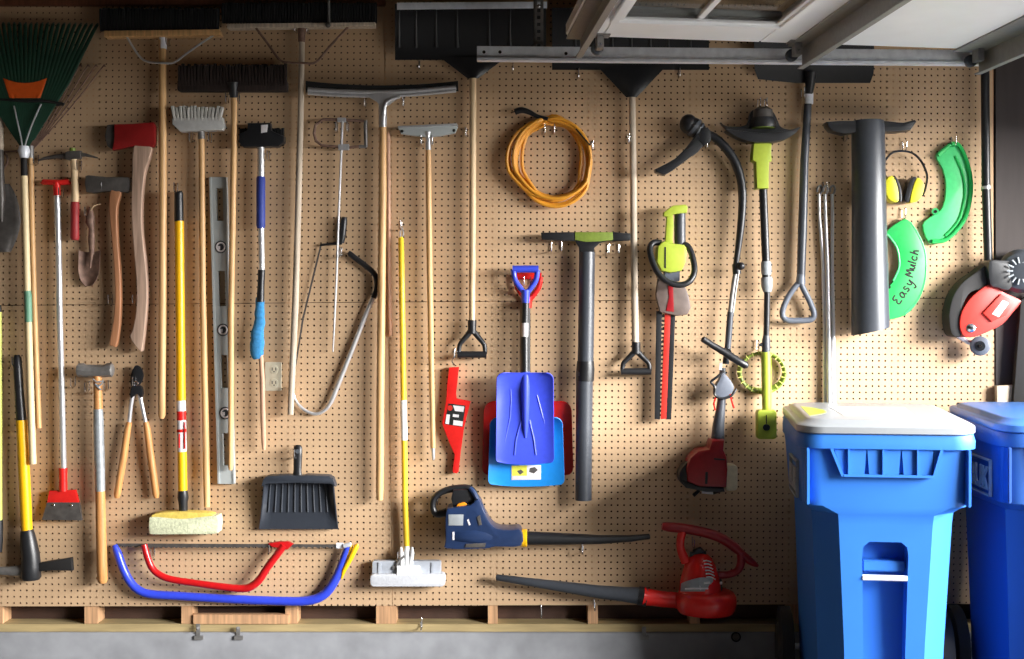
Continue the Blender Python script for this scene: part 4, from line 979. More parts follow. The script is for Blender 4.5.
P1(t, 'starter_housing', 'blk', ('prism', catmull([(689, 462), (682, 468), (679, 476), (682, 484), (690, 487), (692, 474)], 3, True), 0.03, 0.11, 0.008), ('prism', [(682, 481), (700, 486), (724, 488), (725, 492), (706, 492), (686, 488)], 0.03, 0.12, 0.004))
P1(t, 'fuel_tank', 'tank', ('prism', rr(725.5, 465, 738, 491, 4), 0.035, 0.11, 0.01))
P1(t, 'exhaust', 'galv', ('tpx', [(702, 491.5, 0.07), (713, 492.5, 0.08)], 2, 0.07, 8)); P1(t, 'foot', 'blk', ('tpx', [(699, 490.5, 0.07), (693.5, 495.5, 0.08)], 1.8, 0.07, 8), ('tpx', [(713, 493, 0.08), (722, 490, 0.08)], 1.8, 0.07, 8))

# --- lime string trimmer
t = thing('string_trimmer', 'lime-green electric string trimmer with wide black guard at the top', 'string trimmer', 763, 150, 0.07)
P1(t, 'line_head', 'dsteel', ('tpx', [(763, 107.5), (763, 110), (763, 120)], [5.5, 9.5, 10.5], 0.075, 18))
P1(t, 'head_base', 'blk', ('tpx', [(763, 118), (763, 124), (763, 128)], [12, 13.5, 13], 0.075, 18))
P1(t, 'head_ring', 'limedk', ('tpx', [(763, 126), (763, 128.5)], [11, 11.5], 0.078, 18))
P1(t, 'guard', 'blk', ('prism', catmull([(721, 122), (726, 126), (740, 126.5), (748, 123), (751, 112), (757, 109), (769, 109), (774, 113), (778, 121), (781, 127), (790, 129.5), (800, 127), (798, 130), (788, 138), (775, 141.5), (760, 142.5), (745, 140), (732, 134)], 3, True), 0.025, 0.06, 0.005), ('prism', catmull([(728, 129), (763, 133), (797, 129.5), (788, 138), (775, 141.5), (760, 142.5), (745, 140), (732, 134)], 3, True), 0.06, 0.125, 0.005))
P1(t, 'motor_housing', 'lime', ('prism', [(754, 143), (772, 143), (771.5, 150), (772, 161), (769.5, 162), (769, 188.5), (757, 188.5), (756, 162), (752.5, 160), (753, 151)], 0.035, 0.1, 0.008))
P1(t, 'upper_shaft', 'blk', ('tpx', [(763, 187), (764.5, 225), (766, 263)], 4.1, 0.06, 14))
P1(t, 'clamp', 'labelg', ('tpx', [(766, 261.5), (766, 263), (766.3, 273), (766.3, 275)], [4.6, 5.2, 5.2, 4.6], 0.06, 16))
P1(t, 'clamp', 'labelg', ('tpx', [(766.4, 277), (766.6, 279), (767, 287), (767.2, 292)], [5.2, 6, 5.6, 4.2], 0.06, 16))
P1(t, 'clamp_gap', 'blk', ('tpx', [(766.3, 274.5), (766.4, 277.5)], 4.4, 0.06, 14))
P1(t, 'lower_shaft', 'blk', ('tpx', [(767.2, 291), (766.8, 315), (766.3, 338)], [3.1, 3.1, 3.1], 0.06, 14))
P1(t, 'handle_socket', 'dgrey', ('tpx', [(766.3, 335), (766, 340), (766, 353)], [3, 4.2, 4.2], 0.06, 14), ('tpx', [(763, 344.5, 0.06), (759, 345, 0.06)], [2.4, 1.2], 0.06, 8))
P1(t, 'handle_tube', 'lime', ('tpx', [(766, 352), (766.5, 380), (766.8, 412)], [5, 5.1, 4.6], 0.06, 16))
g = P1(t, 'switch_end', 'lime', ('prism', rr(757.5, 410, 777, 439.5, 3), 0.035, 0.085, 0.008))
P1(g, 'switch', 'blk', ('prism', ell(766.5, 427.5, 3.6, 3.4, 14), 0.084, 0.088, 0.001), ('bpx', 766, 415, 767, 424, 0.084, 0.0865, 0))
mb = MB()
for i in range(4):
    pts = [(762+22.5*math.cos(a)+i*0.6-1, 371.5+(18+i*0.7)*math.sin(a)+i*0.4, 0.014+i*0.006+0.002*math.sin(3*a+i)) for a in [2*PI*j/28 for j in range(28)]]
    mb.tpx(pts, 1.5, 0.02, 8, closed=True)
mk('cable_coil', mb, 'limedk', t)
mb = MB()
for j in range(22):
    a = 2*PI*j/22; c = (762+22.5*math.cos(a), 372+19*math.sin(a))
    mb.tpx([(c[0]-2.4*math.cos(a), c[1]-2.4*math.sin(a), 0.039), (c[0]+2.4*math.cos(a+0.12), c[1]+2.4*math.sin(a+0.12), 0.039)], 0.5, 0.039, 6)
mk('cable_wrap', mb, 'ygreen', t)

# --- thin aluminium rods, one thing each
for i, (xa, xb, xc, lab) in enumerate(((818.5, 823, 825.5, 'thin aluminium rod, leftmost of the three hanging behind the white-lidded bin'),
                               (824.5, 827.5, 829, 'thin aluminium rod, middle of the three hanging behind the white-lidded bin'),
                               (831.5, 832, 833.5, 'thin aluminium rod, rightmost of the three hanging behind the white-lidded bin'))):
    t = thing('aluminium_rod', lab, 'rod', 825, 190, 0.03, 'aluminium rods left of the blower tube')
    d = 0.02+0.014*(i == 1)
    P1(t, 'rod', 'alu', ('tpx', [(xa+0.5, 194, d), (xa+1, 215, d), (xb, 265, d), (xc-0.5, 330, d), (xc, 404, d)], [1.6, 1.7, 1.9, 2.3, 2.4], d, 10))
    P1(t, 'eye', 'steel', ('tpx', catmull([(xa-1.5, 192, d), (xa-0.5, 187, d), (xa+2.5, 186, d), (xa+3.2, 191, d), (xa+0.8, 195.5, d)], 4), 1.1, d, 8))

# --- big blower tube
t = thing('blower_tube', 'big dark grey blower tube with a winged top, the widest tube on the wall', 'tube', 870, 128, 0.1)
P1(t, 'wing', 'blk', ('prism', [(827, 121.5), (840, 120.5), (885, 120.5), (904, 122.5), (915, 119.5), (917, 121.5), (911, 130), (900, 131.5), (880, 132), (860, 131.5), (845, 134), (832, 130.5), (828, 126)], 0.06, 0.13, 0.008))
mb = MB()
n = 28; rings = []
for px, py, r, sl in ((868, 121, 15.5, 0), (868, 126, 16.2, 0), (869.2, 225, 17, 0), (870.2, 300, 18.2, 0), (870.5, 331, 18.6, 4.3)):
    k = kk(0.1); c = W(px, py, 0.1)
    rings.append([Vector((c.x+r*k*math.cos(2*PI*j/n), c.y+r*k*math.sin(2*PI*j/n), c.z+sl*k*math.cos(2*PI*j/n))) for j in range(n)])
inn = [c0+(Vector((0, 0, 0))) for c0 in rings[-1]]
cc = sum(rings[-1], Vector((0, 0, 0)))/n
rings.append([cc+(p-cc)*0.93 for p in rings[-1]]); rings.append([cc+(p-cc)*0.93+Vector((0, 0, 0.25)) for p in rings[-2]])
mb.loft(rings); mk('tube', mb, 'tubeg', t)

# --- earmuffs
t = thing('earmuffs', 'yellow earmuffs with black cushions hanging from a wire headband', 'earmuffs', 901, 150, 0.04)
P1(t, 'headband', 'blk', ('tpx', catmull([(887, 190, 0.04), (884, 176, 0.04), (884.5, 163, 0.04), (891, 153.5, 0.04), (901, 151, 0.04), (912, 153, 0.04), (921, 161, 0.04), (927, 175, 0.04), (925.5, 188, 0.04), (922.5, 196, 0.04)], 4), 1.1, 0.04, 8, 1.6))
P1(t, 'ear_cup', 'muff', ('prism', catmull([(886, 181), (890, 176), (894, 176.5), (898, 186), (899.5, 199), (896, 202.5), (890, 200), (886, 193)], 4, True), 0.012, 0.075, 0.012))
P1(t, 'ear_cup', 'muff', ('prism', catmull([(917, 178), (922, 180), (924.5, 186), (923, 194), (918, 201), (911, 202.5), (910.5, 199), (913, 188)], 4, True), 0.012, 0.075, 0.012))
P1(t, 'cushion', 'blk', ('prism', catmull([(894, 176), (897, 178), (901, 188), (902, 200), (899.5, 201), (897.5, 188)], 4, True), 0.016, 0.07, 0.006))
P1(t, 'cushion', 'blk', ('prism', catmull([(911, 178.5), (917, 177.5), (913.5, 188), (910.5, 201), (905.5, 201.5), (905.5, 194)], 4, True), 0.016, 0.07, 0.006))

# --- green mulch plugs
t = thing('mulch_plug', 'green curved mulching plug hanging at the upper right, its hollow side showing', 'mulch plug', 950, 145, 0.02)
out = catmull([(936.5, 155), (951, 142.5), (959, 144), (967, 158), (972, 178), (972, 196), (967, 218), (956, 234), (945, 242), (930, 243), (923, 225), (932, 216), (941, 210), (945, 199), (946, 184), (943, 169)], 3, True)
P1(t, 'shell', 'mulchl', ('prism', out, 0.004, 0.022, 0.004))
P1(t, 'rim', 'mulch', ('tpx', catmull([(951, 144), (958.5, 145), (966, 159), (970.5, 178), (970.5, 196), (965.5, 217), (955, 232), (944, 240.5), (932, 241.5)], 4), 2.2, 0.026, 8), ('tpx', catmull([(955, 156), (962, 172), (964.5, 186), (964, 200), (958, 221), (945, 236)], 4), 1.6, 0.022, 8), ('tpx', [(937.5, 155), (950, 144.5)], 2.2, 0.024, 8))
P1(t, 'lug', 'mulchl', ('tpx', [(935.5, 211.5, 0.006), (935.5, 211.5, 0.03)], 3.6, 0.02, 14)); P1(t, 'lug_hole', 'ink', ('tpx', [(935.5, 211.5, 0.03), (935.5, 211.5, 0.031)], 1.6, 0.03, 10))
t = thing('mulch_plug', 'green curved mulching plug with black handwriting Easy Mulch, partly behind the big tube', 'mulch plug', 901, 220, 0.02)
out = catmull([(886, 233), (900, 221), (909, 220), (918, 232), (925, 249), (927, 265), (925, 284), (918, 302), (906, 315), (888, 320), (880, 319), (880, 296), (893, 282), (899, 268), (900, 255), (896, 243)], 3, True)
P1(t, 'shell', 'mulch', ('prism', out, 0.004, 0.03, 0.006))
P1(t, 'rim', 'mulchl', ('tpx', catmull([(887, 234), (896, 246), (899, 258), (898.5, 269), (893, 281)], 4), 1.2, 0.029, 8), ('tpx', catmull([(910, 222), (918, 234), (924.5, 250), (926, 266), (924, 284), (917, 301), (905, 313.5)], 4), 1.0, 0.028, 8))
P1(t, 'lug_hole', 'ink', ('tpx', [(889, 287, 0.03), (889, 287, 0.031)], 1.8, 0.03, 10))
GL = {  # pen strokes on a unit square, y up
 'E': [[(.8, .95), (.3, .95), (.12, .75), (.45, .55), (.1, .35), (.15, .08), (.75, .05)]],
 'a': [[(.7, .5), (.4, .6), (.12, .3), (.35, .02), (.65, .25), (.72, .55), (.72, .2), (.9, 0)]],
 's': [[(.7, .55), (.35, .6), (.3, .4), (.65, .22), (.55, .02), (.15, .05)]],
 'y': [[(.15, .6), (.2, .25), (.5, .15), (.7, .6), (.65, 0), (.45, -.42), (.15, -.3)]],
 'M': [[(.05, 0), (.2, .95), (.45, .3), (.75, .95), (.9, 0)]],
 'u': [[(.12, .6), (.15, .15), (.45, .02), (.7, .6), (.72, .1), (.9, 0)]],
 'l': [[(.3, 0), (.35, .5), (.5, 1.0)]],
 'c': [[(.75, .5), (.4, .6), (.12, .3), (.35, .02), (.8, .1)]],
 'h': [[(.15, 0), (.3, 1.0)], [(.2, .3), (.5, .58), (.65, .4), (.75, 0)]],
}
mb = MB()
def write(word, px, py, ang, wd, ht):
    a = math.radians(ang); x = 0.0
    for c in word:
        w_ = wd*(0.45 if c == 'l' else 1.25 if c == 'M' else 1.0)
        for st in GL[c]:
            q = [(px+(x+u*w_)*math.cos(a)-v*ht*math.sin(a), py-(x+u*w_)*math.sin(a)-v*ht*math.cos(a)) for u, v in st]
            mb.tpx(catmull(q, 4), 0.8, 0.0304, 6, 0.35)
        x += w_*0.98
write('Easy', 899.5, 305, 57, 7.2, 9.5)
write('Mulch', 912.8, 277.5, 77, 6.2, 8.5)
mk('lettering', mb, 'ink', t)

# --- lawn edger
t = thing('lawn_edger', 'red and black lawn edger hanging at the far right edge with its pole up', 'edger', 988, 270, 0.08)
P1(t, 'pole', 'blk', ('tpx', [(985, 70), (986, 187), (988.5, 268)], [4.2, 4.2, 4.2], 0.07, 14))
P1(t, 'pole_clip', 'alu', ('tpx', [(986, 186), (986.2, 189)], 4.8, 0.07, 12))
P1(t, 'guard', 'blkm', ('prism', catmull([(990, 264), (975, 273), (962, 283), (953, 297), (949, 315), (951, 332), (956, 337), (962, 335), (962, 322), (964, 305), (972, 292), (990, 286)], 4, True), 0.03, 0.12, 0.01))
P1(t, 'motor_collar', 'blk', ('prism', catmull([(989, 262), (1000, 260), (1014, 262), (1018, 275), (1010, 290), (998, 288), (990, 284)], 3, True), 0.03, 0.15, 0.012))
P1(t, 'motor_cap', 'dgrey', ('tpx', [(1021, 271, 0.05), (1021, 271, 0.14), (1021, 271, 0.16), (1021, 271, 0.165)], [22, 22, 18, 13], 0.1, 26))
mb = MB()
for j in range(14):
    a = 2*PI*j/14; mb.tpx([(1021+8*math.cos(a), 271+8*math.sin(a), 0.166), (1021+14*math.cos(a), 271+14*math.sin(a), 0.163)], 1.0, 0.16, 6)
mk('cap_vents', mb, 'labelg', t)
P1(t, 'body', 'coral', ('prism', catmull([(988, 285), (996, 287), (1004, 292), (1019, 299), (1021, 303), (1012, 314), (1003, 324), (990, 331), (975, 337), (964, 336), (960, 326), (962, 312), (970, 299), (980, 290)], 3, True), 0.02, 0.13, 0.012))
P1(t, 'top_plate', 'coral', ('prism', [(983, 313), (1001, 294), (1016, 301), (1006, 316), (992, 322)], 0.125, 0.142, 0.006))
P1(t, 'decal', 'labelw', ('prism', [(992, 314), (1003, 300), (1009, 303), (999, 317)], 0.1425, 0.1432, 0.0002))
P1(t, 'bolt', 'chrome', ('tpx', [(971, 328, 0.13), (971, 328, 0.137), (971, 328, 0.142)], [4.4, 4.4, 2.4], 0.13, 16))
w = P1(t, 'wheel', 'grey', ('tpx', [(980, 346, 0.05), (980, 346, 0.055), (980, 346, 0.1), (980, 346, 0.105)], [8.5, 9.8, 9.8, 8], 0.08, 24))
P1(w, 'hub', 'blk', ('tpx', [(980, 346, 0.1), (980, 346, 0.108)], 5, 0.1, 18)); P1(w, 'axle', 'chrome', ('tpx', [(980.5, 346, 0.107), (980.5, 346, 0.113)], 1.7, 0.1, 10))
P1(t, 'wheel_arm', 'galv', ('tpx', [(958, 336, 0.04), (968, 342, 0.045), (979, 347, 0.05)], [2.4, 2.4, 2.4], 0.045, 8))

# --- navy blower
t = thing('leaf_blower', 'navy leaf blower with yellow collar and long black nozzle pointing right', 'leaf blower', 455, 510, 0.08)
body = catmull([(446, 512), (452, 508), (470, 505), (478, 499), (484, 512), (491, 524), (498, 529), (510, 530), (521, 530.5), (521, 546), (495, 547), (485, 549), (447, 549), (445.5, 540)], 3, True)
P1(t, 'body', 'navy', ('prism', body, 0.02, 0.15, 0.016))
P1(t, 'motor_bulge', 'navy', ('tpx', [(452, 536, 0.14), (456, 536, 0.14), (475, 536.5, 0.142), (500, 537, 0.13), (519, 538, 0.11)], [3, 6.5, 7.5, 7, 5], 0.14, 14, 0.6))
P1(t, 'handle', 'blk', ('tpx', catmull([(447, 512, 0.085), (437, 514, 0.085), (433, 508, 0.085), (434, 499, 0.085), (441, 492.5, 0.085), (452, 489, 0.085), (466, 488.5, 0.085), (472, 492, 0.085), (476, 500, 0.085)], 4), [4.2, 3.6, 3.2, 3.2, 3.2, 3.6, 4.2, 4.5, 4.5], 0.085, 12, 1.2), ('prism', [(453, 490), (470, 489), (477, 500), (474, 507), (453, 508), (451, 499)], 0.05, 0.12, 0.008))
P1(t, 'handle_frame', 'navy', ('tpx', catmull([(470, 488, 0.12), (474, 493, 0.125), (479, 503, 0.13), (484, 514, 0.135)], 3), 2.4, 0.12, 8))
P1(t, 'switch', 'orangeb', ('prism', catmull([(456.5, 508), (458, 504), (464, 502.5), (467, 505), (463, 509)], 3, True), 0.12, 0.132, 0.003))
P1(t, 'label', 'labelg', ('prism', [(448.5, 514.5), (463.5, 514.5), (463, 525.5), (448.5, 525.5)], 0.1505, 0.152, 0.0003))
P1(t, 'emblem', 'labelw', ('prism', [(452.5, 532), (454.5, 532), (454.5, 540), (452.5, 540)], 0.1505, 0.152, 0), ('prism', [(467, 520), (468.5, 519), (470.5, 524.5), (469, 525.5)], 0.1505, 0.152, 0))
P1(t, 'vent', 'dsteel', ('prism', [(466, 544), (486, 543), (485, 547.5), (465, 547.5)], 0.15, 0.154, 0.001), ('prism', [(477, 517), (480, 515), (482, 525), (479, 525.5)], 0.1505, 0.153, 0.0005))
P1(t, 'collar', 'yel', ('tpx', [(521, 538), (522, 538), (526, 538), (527, 538)], [8, 9, 9, 8], 0.085, 20))
P1(t, 'nozzle', 'blk', ('tpx', [(526, 538, 0.085), (570, 539, 0.08), (600, 539.5, 0.072), (630, 538.5, 0.065), (649, 536.5, 0.06), (650, 536.4, 0.06)], [7, 5.8, 4.6, 3.4, 2.8, 2], 0.08, 16))

# --- red blower
t = thing('leaf_blower', 'red leaf blower with loop handle and long dark nozzle pointing left, low beside the bins', 'leaf blower', 697, 590, 0.1)
P1(t, 'nozzle', 'tubeg', ('tpx', [(496, 577.5, 0.06), (497, 577.5, 0.06), (540, 583.5, 0.07), (600, 592, 0.085), (622, 594, 0.09), (646, 596.5, 0.095)], [2.6, 3.2, 4.6, 6.6, 7.2, 9.2], 0.08, 18))
P1(t, 'nozzle_joint', 'blk', ('tpx', [(638, 595.5, 0.092), (647, 597, 0.095)], [9.4, 10], 0.09, 18))
P1(t, 'outlet', 'redp', ('tpx', [(643, 596, 0.1), (648, 597, 0.1), (662, 599, 0.1), (675, 600, 0.1), (690, 602, 0.1)], [9.2, 8.4, 8, 8, 9], 0.1, 18))
n = 26
def lathe_z(cx, prof, d, sq=1.0):
    mb = MB(); rings = []
    for py, r in prof:
        k = kk(d); c = W(cx, py, d); rings.append([Vector((c.x+r*k*math.cos(2*PI*j/n), c.y+sq*r*k*math.sin(2*PI*j/n), c.z)) for j in range(n)])
    mb.loft(rings); return mb
mk('fan_housing', lathe_z(706, [(613, 20), (612, 27), (608, 29.5), (601, 30.5), (596, 30), (592, 27.5), (590, 23)], 0.13, 0.95), 'redp', t)
mk('motor_dome', lathe_z(700, [(593, 21.5), (585, 20.5), (575, 18.5), (565, 15.5), (558, 12), (554, 7), (553, 3)], 0.13, 0.95), 'redp', t)
mb = MB()
rows = []
for v in range(4):
    g = v/3.0
    rows.append([(700+(20.9-0.6*g)*math.sin(a)*1.0, 591.5-14*g+(6*g*max(0, -a)/1.2), 0.13+0.0835*(0.99-0.035*g)*math.cos(a)*0.95) for a in [-1.2+1.9*u/12 for u in range(13)]])
mb.sheet(rows, 0.002); l = mk('label_band', mb, 'labelg', t)
P1(l, 'label_print', 'labelw', ('tpx', [(685, 589, 0.197), (693, 588.5, 0.207), (700, 588.5, 0.211), (708, 588.5, 0.207)], 0.9, 0.2, 6), ('tpx', [(699, 581, 0.2), (700.5, 590, 0.211)], 0.5, 0.2, 6), ('tpx', [(704, 583, 0.206), (710, 582.5, 0.2)], 1.2, 0.2, 6))
mb = MB()
for i in range(6): mb.tpx(catmull([(703.5+i*0.6, 561+i*3.2, 0.193+i*0.003), (707+i*0.8, 560.6+i*3.3, 0.188+i*0.003), (711+i*0.9, 562+i*3.5, 0.178+i*0.004)], 3), 0.6, 0.19, 6)
mk('vent_slots', mb, 'labelw', t)
P1(t, 'knob', 'blk', ('tpx', [(694, 553.5, 0.13), (702, 550, 0.13), (703, 549, 0.13)], [4, 4, 2], 0.13, 10), ('tpx', [(690, 555, 0.13), (706, 554, 0.13)], 3.4, 0.13, 10))
P1(t, 'handle', 'redd', ('tpx', catmull([(662, 526, 0.13), (670, 527, 0.13), (690, 529.5, 0.13), (712, 534.5, 0.13), (728, 542, 0.13), (740, 552, 0.13), (750, 561, 0.13), (758, 566, 0.13)], 4), [3.6, 5, 5, 5, 5.2, 5, 4, 4, 1.5], 0.13, 12, 1.2))
P1(t, 'handle_post', 'redp', ('tpx', catmull([(683, 530, 0.13), (680.5, 540, 0.13), (681, 550, 0.13), (686, 562, 0.13)], 4), [4.4, 4.2, 4.2, 5], 0.13, 12, 1.2))
P1(t, 'handle_rear', 'redd', ('tpx', catmull([(741, 552, 0.13), (741, 563, 0.13), (737, 571, 0.13), (728, 574.5, 0.13), (718, 575, 0.13)], 4), [4.4, 4.2, 3.8, 3.6, 4], 0.13, 12, 1.2))
P1(t, 'rear_ledge', 'redd', ('prism', [(716, 594), (728, 597), (735, 600.5), (735.5, 612), (722, 613), (715, 606)], 0.08, 0.18, 0.006))
P1(t, 'cord_socket', 'blk', ('prism', [(717, 582), (722, 580), (722, 595), (717, 594)], 0.09, 0.15, 0.003), ('bpx', 701, 612, 712, 618, 0.09, 0.16, 0.003))
P1(t, 'indicator', 'labelw', ('ball', 721, 583, 0.152, 1.5, 1.5, 0.004))

# --- bow saws
def bowsaw(lab, blade, frame, rads, m, teeth):
    t = thing('bow_saw', lab, 'saw', frame[0][0], frame[0][1], 0.03)
    P1(t, 'frame', m, ('tpx', catmull(frame, 5), rads, 0.035, 14))
    out = [(blade[0], blade[1]-1.6), (blade[2], blade[3]-1.6)]
    n = teeth; low = []
    for i in range(n):
        f = 1-i/n; f2 = 1-(i+0.5)/n
        low.append((blade[0]+(blade[2]-blade[0])*f, blade[1]+(blade[3]-blade[1])*f+1.0)); low.append((blade[0]+(blade[2]-blade[0])*f2, blade[1]+(blade[3]-blade[1])*f2+2.3))
    low.append((blade[0], blade[1]+1.0))
    P1(t, 'blade', 'dsteel', ('prism', out+low, blade[4], blade[4]+0.0015, 0))
    return t
t = bowsaw('large bow saw with blue tubular frame and yellow hand guard at the bottom', (116, 545, 350, 546, 0.034), [(114.5, 545), (118, 554), (123, 568), (129, 580), (137, 589), (150, 594), (180, 596), (230, 599), (280, 601), (305, 601), (320, 597), (330, 588), (338, 574), (344, 558), (348, 546)], [2.6, 4.2, 4.2, 4.2, 4.2, 4.2, 4.2, 4.3, 4.4, 4.6, 4.8, 4.8, 4.4, 3.8, 3], 'bluef', 40)
P1(t, 'hand_guard', 'yel', ('tpx', [(358, 544, 0.045), (356.5, 546, 0.045), (350, 559, 0.045), (344, 570, 0.045), (341.5, 579, 0.042)], [1, 2.8, 2.8, 2.4, 0.8], 0.045, 10), ('tpx', [(352, 545, 0.04), (347, 560, 0.042), (342, 573, 0.042)], 1.5, 0.04, 8))
P1(t, 'blade_clamp', 'galv', ('bpx', 336, 543, 343, 548.5, 0.03, 0.04, 0.001), ('tpx', [(344, 546, 0.04), (351, 544.5, 0.045)], 2.4, 0.04, 10))
t = bowsaw('smaller bow saw with red tubular frame inside the blue one', (143, 546, 287, 545.5, 0.056), [(144, 544.5, 0.057), (147, 556, 0.057), (152, 568, 0.057), (160, 575, 0.057), (172, 579.5, 0.057), (195, 583, 0.057), (220, 586.5, 0.057), (240, 588.5, 0.057), (250, 587, 0.057), (259, 580, 0.057), (267, 568, 0.057), (276, 556, 0.057), (284, 545, 0.057)], [3, 3.4, 3.4, 3.4, 3.4, 3.4, 3.6, 3.8, 4, 4, 3.8, 3.8, 4], 'red', 28)
P1(t, 'clamp_lug', 'red', ('prism', [(268, 543.5), (278, 542), (288, 542), (293, 544.5), (287, 550), (272, 547)], 0.042, 0.067, 0.003))
# ================================================================ WHEELED BINS (own local frame: x across, y back to the wall, z up)
def rrect(hwf, hwb, y0, y1, r, z, n=6, slope=0.0, rb=None, ch=False):
    o = []; rb = rb or r
    def corner(cx, cy, a, r):
        for j in range(n+1):
            t = math.radians(a+90*j/n); c_, s_ = math.cos(t), math.sin(t)
            if ch:
                a0, a1 = math.radians(a), math.radians(a+90); g = j/n
                c_ = math.cos(a0)*(1-g)+math.cos(a1)*g; s_ = math.sin(a0)*(1-g)+math.sin(a1)*g
            x = cx+r*c_; y = cy+r*s_; o.append(Vector((x, y, z+slope*(y-y0))))
    corner(hwf-r, y0+r, -90, r); corner(hwb-rb, y1-rb, 0, rb); corner(-hwb+rb, y1-rb, 90, rb); corner(-hwf+r, y0+r, 180, r)
    return o
def bool_diff(mb, cutter):
    ma = bpy.data.meshes.new('a'); mb.bm.to_mesh(ma); mb.bm.free(); mc = bpy.data.meshes.new('c'); cutter.bm.to_mesh(mc); cutter.bm.free()
    oa = bpy.data.objects.new('a', ma); oc = bpy.data.objects.new('c', mc); COL.objects.link(oa); COL.objects.link(oc)
    md = oa.modifiers.new('b', 'BOOLEAN'); md.operation = 'DIFFERENCE'; md.solver = 'EXACT'; md.object = oc
    bpy.context.view_layer.update()
    me = bpy.data.meshes.new_from_object(oa.evaluated_get(bpy.context.evaluated_depsgraph_get()))
    for o in (oa, oc): bpy.data.objects.remove(o)
    r = MB(); r.bm.from_mesh(me); bpy.data.meshes.remove(me); return r
def make_bin(label, loc, yaw, mbody, mlid, white):
    t = thing('wheeled_bin', label, 'bin', 0, 0, loc=loc, rz=yaw, group=None)
    mb = MB()
    L = [rrect(.203, .233, .092, .50, .08, .002, ch=True), rrect(.205, .235, .09, .57, .08, .05, ch=True), rrect(.214, .242, .075, .575, .08, .3, ch=True), rrect(.234, .255, .05, .59, .08, .70, ch=True), rrect(.237, .257, .045, .592, .08, .735, ch=True),
         rrect(.27, .272, .03, .60, .06, .765), rrect(.278, .285, .02, .61, .06, .93), rrect(.282, .29, .018, .612, .06, .966)]
    mb.loft(L)
    # tapered front chamfers make the lower body narrow; pocket for the lifting bar
    cut = MB()
    prof = [(-.066, .1), (.066, .1), (.076, .595), (.072, .625), (.052, .642), (-.052, .642), (-.072, .625), (-.076, .595)]
    cut.loft([[Vector((x, y, z)) for x, z in prof] for y in (-.05, .135)])
    mb = bool_diff(mb, cut)
    body = mk('body', mb, mbody, t, local=True, angle=30)
    mb = MB(); mb.tube([(-.0735, .066, .518), (.0735, .066, .518)], .010, 12); mk('lift_bar', mb, 'white', t, local=True, label='white lifting bar')
    mb = MB(); mb.box((-.07, .085, .535), (.07, .136, .572), .004); mk('pocket_ledge', mb, mbody, body, local=True)
    # rim
    mb = MB(); mb.loft([rrect(.276, .284, .006, .63, .07, .958), rrect(.296, .294, -.006, .642, .085, .962), rrect(.297, .295, -.008, .645, .085, .985, slope=0.02), rrect(.291, .291, -.003, .64, .085, 1.008, slope=0.04)])
    mk('rim', mb, mbody, t, local=True)
    # grip comb under the rim
    mb = MB(); prof = [(-.195, .962), (-.15, .868), (.15, .868), (.182, .962)]
    mb.loft([[Vector((x*0.97, -.006, z)) for x, z in [(-.15, .868), (.15, .868), (.15, .876), (-.15, .876)]], [Vector((x, .04, z)) for x, z in [(-.15, .868), (.15, .868), (.15, .876), (-.15, .876)]]])
    sl = [None, -.068, .044, .150]
    for i in range(4):
        lt = -.176 if i == 0 else sl[i]+.0015; lb_ = -.146 if i == 0 else sl[i]+.008
        rt = sl[i+1]-.0015 if i < 3 else .17; rb_ = sl[i+1]-.008 if i < 3 else .1505
        if i == 3: lt, lb_ = .1515, .1485; rt, rb_ = .172, .1505
        mb.loft([[Vector((x, y, z)) for x, z in ((lb_, .874), (rb_, .874), (rt, .962), (lt, .962))] for y in (.008, .04)])
    for x in (-.129, -.017, .095): mb.box((x-.003, -.004, .872), (x+.003, .012, .962), .001)
    for sx, tp in ((-1, .19), (1, .178)):
        mb.loft([[Vector((sx*tp, y, .962)), Vector((sx*(tp-.01), y, .962)), Vector((sx*.142, y, .868)), Vector((sx*.152, y, .868))] for y in (-.005, .04)])
    mk('grip_comb', mb, mbody, t, local=True)
    for sx in (-1, 1):
        mb = MB(); mb.box((sx*.262-.006, -.001, .772), (sx*.262+.006, .06, .962), .003); mk('corner_rib', mb, mbody, t, local=True)
    # lid
    SLP = .03
    mb = MB(); z0 = 1.010
    mb.loft([rrect(.290, .290, -.006, .655, .085, z0, slope=SLP), rrect(.296, .294, -.012, .66, .09, z0+.004, slope=SLP), rrect(.296, .294, -.012, .66, .09, z0+.024, slope=SLP), rrect(.291, .290, -.006, .655, .09, z0+.029, slope=SLP),
             rrect(.268, .272, .028, .635, .08, z0+.030, slope=SLP), rrect(.258, .264, .045, .625, .075, z0+.042, slope=SLP), rrect(.24, .25, .065, .61, .07, z0+.045, slope=SLP)])
    lid = mk('lid', mb, mlid, t, local=True, angle=45)
    for x in (-.24, -.1, .02, .16):
        mb = MB(); mb.tube([(x, .664, 1.052), (x+.05, .664, 1.052)], .013, 12); mk('hinge', mb, 'blk', t, local=True)
    mb = MB(); mb.tube(catmull([(-.22, .63, .97), (-.22, .69, 1.02), (-.2, .705, 1.03), (.2, .705, 1.03), (.22, .69, 1.02), (.22, .63, .97)], 4), .014, 10); mk('pull_handle', mb, mbody, t, local=True)
    for sx in (-1, 1):
        mb = MB(); x0 = sx*.262; x1 = sx*.312
        mb.tube([(x0, .55, .15), (x0+sx*.004, .55, .15), (x1-sx*.004, .55, .15), (x1, .55, .15)], [.13, .148, .148, .13], 30)
        w = mk('wheel', mb, 'rubber', t, local=True)
        mb = MB(); mb.tube([(x1-sx*.001, .55, .15), (x1+sx*.006, .55, .15)], [.09, .08], 24); mk('hub', mb, 'blk', w, local=True)
    mb = MB(); mb.tube([(-.26, .55, .15), (.26, .55, .15)], .012, 10); mk('axle', mb, 'galv', t, local=True)
